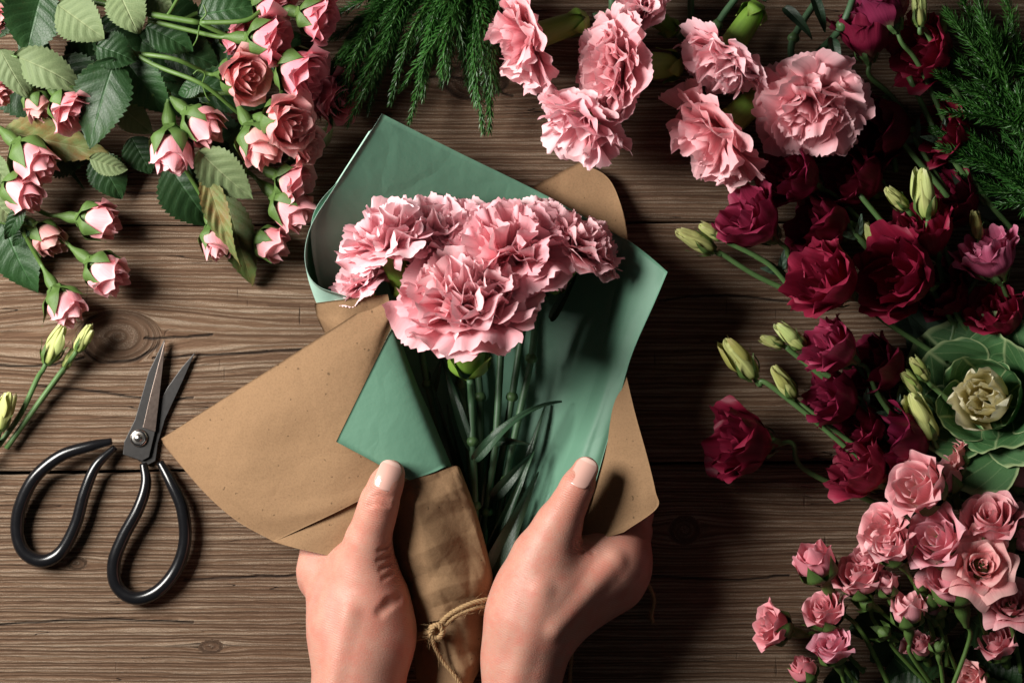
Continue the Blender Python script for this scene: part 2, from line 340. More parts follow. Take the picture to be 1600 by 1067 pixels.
M_BLADE = mat_plain('dark_steel', (0.035, 0.033, 0.032), 0.42, metal=0.6, scale=400)
M_BLADE2 = mat_plain('ground_steel_bevel', (0.13, 0.10, 0.085), 0.34, metal=0.95, scale=500)
M_SCREW = mat_plain('bright_steel', (0.62, 0.58, 0.54), 0.25, metal=1.0)
M_TWINE = mat_plain('jute_twine', (0.36, 0.235, 0.12), 0.9, spec=0.1, scale=900, amp=0.5)

# ------------------------------------------------------------------ the table: three planks
KNOTS = [(185, 527, 60, 40), (742, 128, 46, 26), (1070, 828, 22, 20), (1500, 250, 40, 30), (330, 1010, 16, 9), (120, 880, 14, 8)]
CRACKS = [[(-60, 570), (60, 572), (130, 560)], [(228, 530), (262, 528), (330, 524)], [(60, 604), (150, 612), (240, 625), (300, 622)], [(240, 560), (380, 552), (500, 545)], [(0, 975), (160, 968), (300, 972)], [(290, 905), (420, 900), (500, 893)], [(1030, 470), (1120, 462), (1230, 470)], [(620, 130), (700, 118), (800, 150)], [(1020, 900), (1150, 905), (1230, 898)], [(200, 300), (300, 306), (420, 300)]]
def plank(name, parent, ytop_l, ytop_r, ybot_l, ybot_r, seed, tone):
    nx, ny = 900, 190
    xs = np.linspace(-420, 2020, nx); t = np.linspace(0, 1, ny); X = np.repeat(xs[None], ny, 0)
    rng = np.random.RandomState(seed); w = sum(rng.randn() * np.sin(xs / 1600 * 6.283 * k + rng.rand() * 6) / k for k in range(1, 9)) * 1.2
    f = np.clip((xs + 120) / 1840, 0, 1); yt = ytop_l + (ytop_r - ytop_l) * f + w; yb = ybot_l + (ybot_r - ybot_l) * f + w * 0.6
    Y = yt[None] + (yb - yt)[None] * t[:, None]
    ph = (Y - 533) * 0.4; knot = np.zeros_like(Y); rc = np.zeros_like(Y)
    for kx, ky, rx, ry in KNOTS:
        dx, dy = (X - kx) / rx, (Y - ky) / ry; r2 = dx * dx + dy * dy; r = np.sqrt(r2) + 1e-6
        dxs = (X - kx) / (rx * 2.1); rs2 = dxs * dxs + dy * dy
        ph = ph - (Y - ky) * 0.4 * np.minimum(0.95, 1 / (1 + 1.0 * rs2 ** 1.15))
        ins = sst((1.15 - r) / 0.25); ph = ph * (1 - ins) + (r * ry * 0.26 + np.arctan2(dy, dx) * 0.2) * ins
        knot = np.maximum(knot, ins); wob = 0.05 * np.sin(np.arctan2(dy, dx) * 3 + 1) + 0.03 * np.sin(np.arctan2(dy, dx) * 7)
        if rx > 30: rc = np.maximum(rc, np.clip(1 - np.abs(r - 1.0 - wob) / 0.075, 0, 1) * sst((np.sin(np.arctan2(dy, dx) * 1.0 - 0.6) + 0.7) / 0.5))
    for cp in CRACKS:
        cp = np.array(cp, float); rw = np.random.RandomState(int(cp[0, 0] + cp[0, 1])); q = crom(cp, 24); q[:, 1] += np.convolve(rw.randn(26), [0.3, 0.4, 0.3], 'valid') * 1.1
        for (x0, y0), (x1, y1) in zip(q[:-1], q[1:]):
            m = np.abs(xs - (x0 + x1) / 2) < abs(x1 - x0) / 2 + 3
            if m.any():
                yy = y0 + (y1 - y0) * np.clip((xs[m] - x0) / (x1 - x0 + 1e-9), 0, 1); rc[:, m] = np.maximum(rc[:, m], np.clip(1.25 - np.abs(Y[:, m] - yy[None]) / 1.9, 0, 1))
    if seed == 2: ph = ph * 0.8
    edge = np.minimum(t, 1 - t)[:, None] * 160 * 0.4                       # mm from the edge
    Z = -1.6 * np.clip(1 - edge / 1.8, 0, 1) ** 2 + 0 * X
    k = PX; top = np.stack([(X - 800) * k, (533.5 - Y) * k, Z / 1000], -1)
    v = top.reshape(-1, 3); fc = gridfaces(ny, nx)[:, ::-1]
    b0 = top[0].copy(); b0[:, 2] = -0.03; b1 = top[-1].copy(); b1[:, 2] = -0.03
    n0 = len(v); v = np.vstack([v, b0, b1]); i = np.arange(nx - 1); last = (ny - 1) * nx
    sk = np.concatenate([np.stack([i, i + 1, n0 + i + 1, n0 + i], 1), np.stack([last + i + 1, last + i, n0 + nx + i, n0 + nx + i + 1], 1), np.stack([n0 + i + 1, n0 + nx + i + 1, n0 + nx + i, n0 + i], 1)])
    pad = lambda a: np.concatenate([a.ravel(), a[0].ravel(), a[-1].ravel()])
    me = mesh(name, v, np.vstack([fc, sk]), M_WOOD, attrs={'phase': pad(ph + seed * 40), 'knot': pad(knot), 'ringcrack': pad(rc), 'tone': np.full(len(v), tone)})
    return obj(name, me, parent)
M_SOIL = mat_plain('dark_batten', (0.02, 0.012, 0.008), 0.9, spec=0.1)
table = bpy.data.objects.new('tabletop', None); C.objects.link(table); tag(table, 'weathered brown wooden planks of the table under the flowers', 'table', kind='structure')
plank('plank', table, -460, -460, -62, -64, 4, 0.9)
plank('plank', table, -59, -61, 351, 345, 1, 0.86)
plank('plank', table, 354, 348, 738, 714, 2, 1.0)
plank('plank', table, 742.5, 719, 1132, 1128, 3, 0.97)
plank('plank', table, 1135, 1131, 1540, 1540, 5, 0.92)
bm_v = [(-0.485, -0.40, -0.032), (0.485, -0.40, -0.032), (0.485, 0.395, -0.032), (-0.485, 0.395, -0.032)]
obj('underside_board', mesh('underside_board', bm_v, [(0, 1, 2, 3)], M_SOIL, smooth=False), table)

# ------------------------------------------------------------------ wrapping paper
def patch(name, rows, mats, parent, nu=40, nv=40, thick=0.00025, crumple=0.0, seed=0, flip=False):
    R = [[tuple(P(*p)) for p in r] for r in rows]
    a = np.array([crom(r, nu) for r in R]); g = np.array([crom(a[:, j], nv) for j in range(nu)]).transpose(1, 0, 2)
    if crumple:
        rng = np.random.RandomState(seed); uu, vv = np.meshgrid(np.linspace(0, 1, nu), np.linspace(0, 1, nv)); h = 0
        for q in range(9):
            an = rng.rand() * 3.14; fr = 0.8 + rng.rand() * 3.2; s = (uu * math.cos(an) + vv * math.sin(an)) * fr + rng.rand() * 5
            h = h + np.abs((s % 1) - 0.5) / fr * (0.5 + rng.rand())
        g[..., 2] += (h - h.mean()) * crumple
    n = np.cross(np.gradient(g, axis=1), np.gradient(g, axis=0)); n /= np.linalg.norm(n, axis=2)[..., None] + 1e-12
    if not flip: n = -n
    v = np.vstack([g.reshape(-1, 3), (g - n * thick).reshape(-1, 3)]); f = gridfaces(nv, nu); N = nv * nu
    if flip: top, bot = f[:, ::-1], f + N
    else: top, bot = f, (f + N)[:, ::-1]
    b = np.concatenate([np.arange(nu), np.arange(1, nv) * nu + nu - 1, (nv - 1) * nu + np.arange(nu - 2, -1, -1), np.arange(nv - 2, 0, -1) * nu]); b2 = np.roll(b, -1)
    side = np.stack([b, b2, b2 + N, b + N], 1)
    mi = np.concatenate([np.zeros(len(top)), np.full(len(bot), 1), np.full(len(side), 1)]) if len(mats) > 1 else None
    me = mesh(name, v, np.vstack([top, bot, side]), mats, matidx=mi)
    return obj(name, me, parent)

kraft = thing('kraft_paper', (0, 0, 0), 'brown kraft wrapping paper folded open around the pink carnation bouquet, held in both hands', 'wrapping paper')
green = thing('green_paper', (0, 0, 0), 'matte green paper lining the kraft wrap, with pale mint reverse, behind the bouquet', 'wrapping paper')
K = [M_KRAFT]; G = [M_GREEN, M_MINT]
# green sheet: floor of the cone with its right wall
patch('back_panel', [
    [(597, 178, 48), (662, 211, 38), (728, 244, 29), (790, 274, 21), (850, 304, 16), (920, 343, 24), (976, 374, 38)],
    [(541, 267, 57), (625, 300, 41), (705, 330, 26), (785, 362, 14), (855, 400, 9), (925, 436, 20), (970, 446, 37)],
    [(486, 354, 64), (570, 420, 34), (660, 460, 15), (760, 500, 5), (840, 520, 6), (900, 532, 16), (952, 530, 36)],
    [(520, 520, 24), (600, 560, 12), (680, 600, 6), (770, 620, 4), (830, 640, 6), (876, 640, 15), (922, 630, 35)],
    [(600, 720, 10), (660, 740, 5), (715, 750, 5), (770, 760, 5), (805, 770, 7), (838, 755, 16), (876, 755, 34)],
    [(680, 930, 12), (715, 930, 8), (745, 930, 7), (770, 930, 8), (785, 920, 10), (796, 905, 16), (812, 892, 29)]], G, green, 64, 60)
patch('right_lapel', [
    [(972, 371, 35), (985, 378, 45), (1003, 391, 52), (1024, 408, 57), (1043, 425, 60)],
    [(962, 428, 32), (982, 440, 46), (998, 452, 52), (1012, 462, 56), (1024, 470, 59)],
    [(944, 517, 31), (960, 528, 45), (970, 538, 50), (982, 545, 53), (990, 547, 55)],
    [(924, 598, 30), (942, 606, 44), (955, 607, 48), (965, 608, 50), (972, 606, 51)],
    [(890, 688, 28), (912, 694, 43), (926, 697, 46), (938, 697, 48), (948, 694, 48)],
    [(854, 776, 27), (876, 790, 41), (890, 800, 44), (902, 806, 46), (912, 806, 46)],
    [(802, 886, 22), (822, 900, 36), (834, 908, 40), (846, 912, 43), (856, 912, 44)]], G, green, 24, 50)
patch('left_wall', [
    [(596, 215, 44), (550, 300, 49), (515, 370, 49), (520, 430, 34), (545, 500, 18), (590, 590, 8), (640, 690, 5)],
    [(578, 207, 50), (522, 296, 57), (492, 352, 59), (486, 412, 44), (503, 482, 22), (550, 580, 11), (610, 690, 12)],
    [(579, 205, 51), (523, 293, 60), (486, 355, 65), (479, 412, 55), (495, 470, 36), (545, 540, 22), (605, 640, 24)],
    [(581, 203, 52), (524, 291, 61), (485, 356, 68), (477, 410, 66), (496, 446, 64), (550, 466, 62), (612, 500, 50)]], G, green, 50, 30)
patch('left_lapel', [
    [(622, 520, 44), (648, 590, 40), (678, 660, 38), (708, 733, 36)],
    [(616, 512, 58), (642, 582, 55), (671, 655, 53), (703, 729, 51)],
    [(609, 519, 63.5), (633, 585, 62.5), (662, 658, 61), (694, 730, 58.5)],
    [(583, 572, 65), (610, 632, 64.5), (640, 690, 63), (676, 738, 61)],
    [(525, 690, 62), (563, 710, 63), (600, 730, 64), (640, 750, 64.5)]], G, green, 36, 40)
# kraft sheet
patch('left_flap', [
    [(252, 685, 16), (339, 629, 30), (426, 574, 46), (513, 518, 58), (600, 462, 61)],
    [(258, 697, 17), (348, 672, 33), (440, 640, 50), (530, 590, 60), (611, 488, 63)],
    [(283, 728, 20), (365, 715, 36), (455, 705, 46), (545, 670, 59), (613, 517, 60)],
    [(325, 775, 25), (398, 766, 40), (470, 765, 47), (555, 725, 58), (640, 640, 55)],
    [(372, 815, 30), (425, 806, 42), (495, 790, 50), (580, 755, 57), (665, 720, 54)],
    [(428, 846, 36), (470, 826, 44), (525, 800, 51), (590, 768, 56), (640, 752, 56)]], K, kraft, 90, 90, crumple=0.002, seed=2)
patch('lower_flap', [
    [(424, 845, 35), (470, 824, 42), (525, 798, 48), (592, 762, 53)],
    [(458, 855, 42), (497, 842, 46), (540, 820, 49), (594, 790, 51)],
    [(514, 868, 47), (540, 852, 48), (565, 837, 48), (598, 815, 48)]], K, kraft, 30, 20)
patch('left_wall', [
    [(492, 474, 50), (520, 470, 59), (550, 466.5, 64), (606, 460, 64)],
    [(493, 486, 44), (522, 490, 55), (552, 492, 60), (612, 490, 60)],
    [(498, 502, 36), (525, 514, 51), (555, 525, 55), (620, 540, 54)],
    [(507, 520, 14), (535, 545, 36), (565, 565, 40), (625, 620, 40)]], K, kraft, 20, 20)
patch('stem_wrap', [
    [(585, 800, 30), (612, 766, 50), (640, 749, 60), (676, 740, 63), (710, 728, 60), (720, 734, 48), (722, 750, 30)],
    [(588, 840, 28), (612, 815, 48), (645, 800, 60), (690, 790, 62), (730, 785, 56), (741, 790, 44), (744, 800, 26)],
    [(596, 900, 26), (622, 880, 44), (655, 868, 57), (700, 860, 59), (744, 858, 52), (760, 862, 40), (764, 870, 24)],
    [(606, 950, 22), (636, 935, 40), (668, 928, 52), (706, 922, 54), (746, 920, 49), (770, 922, 36), (776, 930, 20)],
    [(640, 990, 18), (656, 976, 32), (678, 968, 42), (706, 964, 45), (736, 962, 41), (758, 962, 30), (766, 970, 16)]], K, kraft, 110, 120, crumple=0.010, seed=4)
patch('wrap_tail', [
    [(632, 925, 14), (650, 925, 26), (674, 925, 36), (706, 925, 40), (738, 925, 36), (766, 930, 25), (770, 940, 13)],
    [(640, 965, 16), (654, 965, 30), (676, 962, 40.5), (706, 960, 44), (737, 960, 40), (760, 962, 29), (767, 968, 15)],
    [(644, 1000, 18), (660, 998, 30), (686, 998, 38), (712, 1000, 41), (738, 1004, 38), (762, 1006, 28), (768, 1004, 15)],
    [(650, 1060, 20), (672, 1056, 32), (700, 1050, 40), (724, 1046, 42), (744, 1030, 36), (758, 1020, 24), (766, 1012, 15)],
    [(658, 1120, 22), (684, 1112, 34), (708, 1100, 42), (728, 1090, 42), (742, 1060, 34), (752, 1040, 22), (760, 1030, 15)]], K, kraft, 70, 70, crumple=0.010, seed=9)
patch('right_flap', [
    [(948, 560, 30), (960, 562, 40), (974, 566, 48)],
    [(928, 640, 32), (958, 642, 50), (991, 640, 58)],
    [(902, 720, 34), (955, 718, 50), (1011, 712, 63)],
    [(880, 785, 35), (945, 785, 50), (1024, 766, 66)],
    [(868, 835, 38), (940, 830, 51), (1026, 794, 64)],
    [(862, 870, 40), (905, 853, 49), (975, 831, 57)]], K, kraft, 40, 50)
patch('back_corner', [
    [(832, 292, 2.0), (868, 273, 3), (905, 254, 4)],
    [(880, 330, 2.0), (915, 300, 5), (948, 276, 8)],
    [(930, 380, 2.5), (952, 340, 7), (970, 320, 12)],
    [(950, 440, 4), (968, 400, 14), (981, 378, 24)],
    [(950, 520, 4), (965, 480, 16), (985, 450, 30)]], K, kraft, 30, 30)
patch('back_sheet', [
    [(560, 330, 1.5), (700, 300, 1.2), (860, 330, 1.2), (930, 400, 2.0)],
    [(520, 450, 2), (680, 500, 1.2), (800, 500, 1.2), (900, 540, 2.5)],
    [(560, 600, 3), (680, 700, 1.5), (790, 700, 1.5), (880, 700, 4)],
    [(660, 900, 5), (720, 920, 3), (770, 920, 3), (830, 900, 6)]], K, kraft, 30, 30)

# ------------------------------------------------------------------ hands (implicit surface of blended round cones)
def rc_sd(p, a, b, ra, rb, sq=1.0):
    ba = b - a; l2 = ba @ ba; pa = p - a; h = np.clip((pa @ ba) / l2, 0, 1)
    return np.linalg.norm(pa - h[:, None] * ba, axis=1) - (ra + (rb - ra) * h)
def smin(a, b, k):
    h = np.clip(0.5 + 0.5 * (b - a) / k, 0, 1); return b + (a - b) * h - k * h * (1 - h)
def V3(x, y, z): return np.array(P(x, y, z)) * 1000.0
class Body:
    def __init__(s): s.pr = []; s.cu = []
    def seg(s, a, b, ra, rb, k=9.0):
        s.pr.append((V3(*a), V3(*b), ra * 0.4 * (1 - a[2] / 1200), rb * 0.4 * (1 - b[2] / 1200), k)); return s
    def chain(s, pts, k=6.0):
        for p, q in zip(pts[:-1], pts[1:]): s.seg(p[:3], q[:3], p[3], q[3], k)
        return s
    def sd(s, p):
        d = None
        for a, b, ra, rb, k in s.pr:
            e = rc_sd(p, a, b, ra, rb); d = e if d is None else smin(d, e, k)
        for a, b, ra, rb, k in s.cu: d = -smin(-d, rc_sd(p, a, b, ra, rb), k)
        return d
    def top(s, x, y):
        z = 110.0
        for _ in range(80): z -= max(0.15, 0.8 * float(s.sd(V3(x, y, z)[None])[0])) if float(s.sd(V3(x, y, z)[None])[0]) > 0.05 else 0
        return z
    def crease(s, pts, w, depth, k=1.2):
        q = [V3(x, y, s.top(x, y) + (w * 0.4 - depth)) for x, y in pts]
        s.new = getattr(s, 'new', []) + [(a, b, w * 0.4, w * 0.4, k) for a, b in zip(q[:-1], q[1:])]
    def ridge(s, pts, w, rise, k=4.0):
        q = [V3(x, y, s.top(x, y) - w * 0.4 + rise) for x, y in pts]
        s.pr += [(a, b, w * 0.4, w * 0.4, k) for a, b in zip(q[:-1], q[1:])]
    def bake(s, res=1.1):
        s.cu = s.cu + getattr(s, 'new', [])
        lo = np.min([np.minimum(a - ra, b - rb) for a, b, ra, rb, k in s.pr], 0) - 4; hi = np.max([np.maximum(a + ra, b + rb) for a, b, ra, rb, k in s.pr], 0) + 4
        n = np.ceil((hi - lo) / res).astype(int) + 1; ax = [lo[i] + np.arange(n[i]) * res for i in range(3)]
        g = np.stack(np.meshgrid(*ax, indexing='ij'), -1).reshape(-1, 3); d = np.empty(len(g))
        for i in range(0, len(g), 400000): d[i:i + 400000] = s.sd(g[i:i + 400000])
        d = d.reshape(n); ins = d < 0
        c = [ins[i:n[0] - 1 + i, j:n[1] - 1 + j, k:n[2] - 1 + k] for i in (0, 1) for j in (0, 1) for k in (0, 1)]
        sm = sum(x.astype(int) for x in c); act = (sm > 0) & (sm < 8); idx = -np.ones(act.shape, int); cells = np.argwhere(act); idx[act] = np.arange(len(cells))
        v = lo + (cells + 0.5) * res
        for _ in range(6):
            e = 0.4; dd = s.sd(v); gr = np.stack([s.sd(v + np.eye(3)[i] * e) - s.sd(v - np.eye(3)[i] * e) for i in range(3)], 1) / (2 * e)
            v = v - 0.9 * (dd / (np.sum(gr * gr, 1) + 1e-6))[:, None] * gr
        F = []
        for axn in range(3):
            o = [0, 1, 2]; o.remove(axn); a1, a2 = o
            sl0 = [slice(None)] * 3; sl1 = [slice(None)] * 3; sl0[axn] = slice(0, -1); sl1[axn] = slice(1, None)
            A, B = ins[tuple(sl0)], ins[tuple(sl1)]; ch = np.argwhere(A != B)
            ok = (ch[:, a1] > 0) & (ch[:, a2] > 0) & (ch[:, a1] < n[a1] - 1) & (ch[:, a2] < n[a2] - 1); ch = ch[ok]
            def cell(d1, d2):
                q = ch.copy(); q[:, a1] -= d1; q[:, a2] -= d2; return idx[q[:, 0], q[:, 1], q[:, 2]]
            q = np.stack([cell(1, 1), cell(0, 1), cell(0, 0), cell(1, 0)], 1); fl = A[tuple(ch.T)]
            if axn == 1: fl = ~fl
            q[~fl] = q[~fl][:, ::-1]; F.append(q)
        return v, np.vstack(F)
def make_hand(label, body, red, wrinkle, tip, tdir, nail_l, nail_w, zc, nail_roll):
    v, f = body.bake()
    loc = Vector((float(v[:, 0].mean()) / 1000, float(v[:, 1].min()) / 1000, 0))
    att = {'red': np.zeros(len(v)), 'wr': np.zeros(len(v)), 'along': np.zeros(len(v))}
    for x, y, z, rad, a in red: att['red'] += a * np.exp(-((np.linalg.norm(v - V3(x, y, z), axis=1) / (rad * 0.4)) ** 2))
    for x, y, z, rad, a in wrinkle: att['wr'] = np.maximum(att['wr'], a * np.exp(-((np.linalg.norm(v - V3(x, y, z), axis=1) / (rad * 0.4)) ** 2)))
    t0 = V3(*tip); td = np.array(tdir) / np.linalg.norm(tdir); att['along'] = (v - t0) @ td
    root = tag(obj('hand', mesh('hand', v / 1000 - np.array(loc), f, M_SKIN, attrs=att)), label, 'hand'); root.location = loc
    # nail: a curved plate lying on the skin of the thumb's back
    side = np.cross(np.array([0, 0, 1.0]), td); side /= np.linalg.norm(side); up = np.cross(td, side)
    side2 = side * math.cos(nail_roll) + up * math.sin(nail_roll); up2 = np.cross(td, side2)
    nu, nv = 17, 21; U, Vv = np.meshgrid(np.linspace(-1, 1, nu), np.linspace(0, 1, nv)); L, Wd = nail_l * 0.4, nail_w * 0.4
    wv = np.where(Vv < 0.18, np.sqrt(np.clip(1 - ((0.18 - Vv) / 0.18) ** 2, 0, 1)) * 0.35 + 0.62, 1.0); wv = np.where(Vv > 0.72, np.sqrt(np.clip(1 - ((Vv - 0.72) / 0.30) ** 2, 0, 1)), wv)
    s = U * Wd / 2 * wv; a = -L + Vv * L + 0.10 * L * np.where(Vv < 0.3, -(1 - U ** 2) * (0.3 - Vv), 0)
    base = t0 + a[..., None] * td + s[..., None] * side2 + 12 * up2
    p = base.reshape(-1, 3)
    for _ in range(60):
        d = body.sd(p); p = p - np.minimum(np.maximum(d, -3), 3)[:, None] * 0.8 * up2
    over = 12 - ((base.reshape(-1, 3) - p) @ up2)          # height of the skin over the nail plane
    hgt = over.reshape(nv, nu); cen = hgt[:, nu // 2].copy()
    cen = np.polyval(np.polyfit(np.linspace(0, 0.75, 15), cen[:15], 2), np.linspace(0, 1, nv)); cen = np.maximum(cen, hgt[:, nu // 2])
    prof = cen[:, None] - (np.abs(s) ** 2) / (2 * Wd * 0.62) + 0.35
    g = t0 + a[..., None] * td + s[..., None] * side2 + prof[..., None] * up2
    n = up2 * 0.5; N = nu * nv
    ff = gridfaces(nv, nu); vv = np.vstack([g.reshape(-1, 3), (g - n).reshape(-1, 3)]) / 1000 - np.array(loc)
    bd = np.concatenate([np.arange(nu), np.arange(1, nv) * nu + nu - 1, (nv - 1) * nu + np.arange(nu - 2, -1, -1), np.arange(nv - 2, 0, -1) * nu]); b2 = np.roll(bd, -1)
    row = np.repeat(np.arange(nv - 1), nu - 1)
    mi = np.concatenate([(row > nv * 0.80).astype(int), np.zeros(len(ff)), np.zeros(len(bd))])
    obj('fingernail', mesh('fingernail', vv, np.vstack([ff, (ff + N)[:, ::-1], np.stack([bd, b2, b2 + N, bd + N], 1)[:, ::-1]]), [M_NAIL, M_NAILTIP], matidx=mi), root)
    return root
LH = Body()
LH.seg((530, 1420, 46), (556, 1140, 45), 98, 82, 10)
LH.seg((556, 1140, 45), (562, 1010, 46), 80, 66, 10)
LH.seg((568, 1010, 42), (566, 940, 44), 66, 57, 16)
LH.seg((545, 965, 36), (514, 900, 26), 58, 40, 20)
LH.seg((562, 940, 40), (545, 885, 34), 56, 38, 18)
LH.seg((596, 985, 46), (572, 880, 52), 46, 40, 16)
LH.chain([(572, 880, 53, 41), (576, 842, 60, 31), (588, 802, 67, 26.5), (594, 780, 70, 27.5)], 9)
LH.chain([(594, 780, 70, 27.5), (604, 755, 71, 25), (612, 739, 70.5, 20.5)], 4)
LH.chain([(500, 888, 26, 36), (500, 820, 22, 25), (560, 770, 20, 20), (630, 765, 20, 17)], 8)
LH.chain([(500, 905, 18, 34), (510, 850, 16, 23), (580, 800, 13, 19), (650, 800, 13, 16)], 5)
LH.chain([(512, 925, 18, 28), (540, 880, 12, 20), (600, 850, 12, 18), (660, 850, 12, 15)], 5)
LH.ridge([(520, 1085), (548, 955)], 12, 0.45, 6.0)
for q in ([(611, 850), (594, 860)], [(612, 864), (592, 876)], [(611, 880), (596, 890)], [(613, 896), (600, 904)]): LH.crease(q, 2.6, 0.22, 2.0)
LH.crease([(626, 934), (610, 942), (596, 956)], 5.0, 0.18, 4.0)
for q in ([(576, 783), (592, 780), (608, 785)], [(575, 790), (591, 787), (608, 791)], [(577, 776), (594, 773), (611, 778)]): LH.crease(q, 2.6, 0.16, 1.6)
make_hand('left hand in rose tones, thumb with glossy pale nail pressing the green and kraft flap', LH,
          [(590, 785, 80, 26, 0.55), (612, 735, 80, 24, 0.25), (500, 880, 55, 45, 0.35), (600, 900, 60, 40, 0.25), (600, 950, 70, 60, 0.2)],
          [(592, 786, 80, 20, 0.8), (600, 880, 60, 38, 0.55), (575, 960, 75, 60, 0.22), (590, 815, 80, 22, 0.3)],
          (615, 720, 78), V3(615, 720, 78) - V3(592, 780, 80), 44, 34, 78, 0.0)
RH = Body()
RH.seg((800, 1420, 48), (808, 1150, 47), 84, 62, 10)
RH.seg((808, 1150, 47), (818, 1010, 48), 62, 56, 10)
RH.seg((820, 1020, 46), (848, 930, 48), 58, 56, 16)
RH.seg((850, 950, 48), (950, 885, 42), 60, 46, 20)
RH.seg((848, 930, 44), (968, 866, 38), 56, 44, 20)
RH.seg((870, 960, 32), (960, 910, 26), 44, 46, 16)
RH.seg((822, 960, 52), (850, 868, 56), 54, 44, 14)
RH.chain([(850, 868, 56, 43), (872, 820, 61, 32), (890, 785, 65, 27)], 9)
RH.chain([(890, 785, 65, 27), (902, 760, 67, 25), (915, 733, 66.5, 20)], 4)
RH.chain([(972, 866, 35, 42), (990, 800, 25, 28), (960, 740, 16, 20), (900, 720, 13, 17)], 6)
RH.chain([(976, 884, 26, 40), (992, 830, 14, 24), (940, 790, 12, 19), (880, 780, 12, 16)], 6)
RH.chain([(966, 912, 18, 34), (970, 870, 12, 22), (920, 840, 12, 18), (870, 830, 12, 15)], 6)
RH.ridge([(866, 980), (960, 875)], 12, 0.4, 6.0); RH.ridge([(800, 1080), (846, 920)], 13, 0.3, 6.0)
for q in ([(902, 848), (912, 862)], [(910, 850), (926, 862)]): RH.crease(q, 2.4, 0.35, 1.8)
make_hand('right hand with thumb on the green lapel and fingers under the kraft flap', RH,
          [(888, 786, 80, 26, 0.6), (914, 735, 80, 24, 0.25), (985, 870, 45, 50, 0.6), (900, 850, 60, 30, 0.3), (1000, 830, 40, 40, 0.4)],
          [(889, 786, 80, 20, 0.75), (905, 850, 62, 32, 0.35), (840, 940, 75, 70, 0.15)],
          (921, 716, 75), V3(921, 716, 75) - V3(888, 785, 76), 44, 33, 74, -0.25)

# ------------------------------------------------------------------ scissors
sc = thing('scissors', P(230, 740, 0), 'black-handled florist scissors lying open on the bare planks beside the kraft paper', 'scissors')
O = np.array(sc.location)
def prism(name, pts, z0, z1, mat, bev=None, parent=sc):
    """plate with the outline pts (px) from height z0 to z1 (mm); bev lowers chosen outline points"""
    n = len(pts); top = [tuple(np.array(P(x, y, z1 - (bev[i] if bev else 0))) - O) for i, (x, y) in enumerate(pts)]; bot = [tuple(np.array(P(x, y, z0)) - O) for x, y in pts]
    fs = [list(range(n))[::-1], list(range(n, 2 * n))] + [[i, (i + 1) % n, n + (i + 1) % n, n + i] for i in range(n)]
    me = bpy.data.meshes.new(name); me.from_pydata(top + bot, [], fs); me.materials.append(mat); me.update()
    o = obj(name, me, parent); bv = o.modifiers.new('b', 'BEVEL'); bv.width = 0.0003; bv.segments = 2; return o
ba = prism('blade', [(257, 530), (232, 582), (211, 655), (194, 690), (192, 710), (222, 720), (233, 714), (242, 676), (247, 640), (256, 562)], 3.6, 6.0, M_BLADE)
prism('ground_bevel', [(257.5, 531), (247, 570), (234, 620), (223, 668), (243, 675), (247, 640), (256, 560)], 5.9, 6.4, M_BLADE2)
prism('blade', [(305, 550), (284, 574), (261, 606), (244, 640), (232, 690), (215, 718), (228, 728), (243, 720), (247, 692), (258, 655), (287, 592)], 1.6, 3.5, M_BLADE)
v, f, uv = lathe([(0.0001, 1.9), (3.4, 1.9), (4.6, 1.6), (5.4, 1.0), (5.6, 0), (5.6, -4)], 32)
sw = obj('pivot_screw', mesh('pivot_screw', v / 1000, f, M_SCREW), sc, Matrix.Translation(P(217, 684, 6.4) - sc.location))
v, f, uv = lathe([(0.0001, 1.3), (1.5, 1.2), (2.4, 0.5), (2.6, -0.3)], 24)
obj('rivet', mesh('rivet', v / 1000, f, M_SCREW), sw, Matrix.Translation((0, 0, 0.0017)))
v, f, uv = lathe([(3.9, 1.4), (4.2, 1.75), (4.5, 1.4)], 32)
obj('washer_ring', mesh('washer_ring', v / 1000, f, M_BLACK), sw, Matrix.Translation((0, 0, 0.0003)))
def handle(pts, rad):
    me = tube_mesh('handle', [P(*p) for p in pts], [r * PX for r in rad], M_BLACK, 20, 120, sc.location); obj('handle', me, sc)
handle([(175, 689, 10), (140, 697, 11), (95, 712, 11), (55, 745, 10), (32, 790, 8), (27, 830, 7), (38, 862, 7), (66, 876, 7), (95, 862, 7), (118, 820, 8), (132, 770, 9), (150, 728, 9), (180, 698, 7)],
       [5, 8.5, 9.5, 10, 10.5, 10.5, 10.5, 10.5, 10, 9.5, 9, 8, 5])
handle([(224, 724, 7), (228, 756, 9), (216, 795, 10), (192, 840, 9), (178, 880, 8), (183, 915, 7), (210, 934, 7), (245, 924, 7), (275, 890, 7), (289, 845, 8), (285, 795, 9), (268, 755, 8), (250, 722, 5)],
       [6, 8.5, 9.5, 10, 10.5, 10.5, 10.5, 10.5, 10.5, 10, 10, 9, 6])

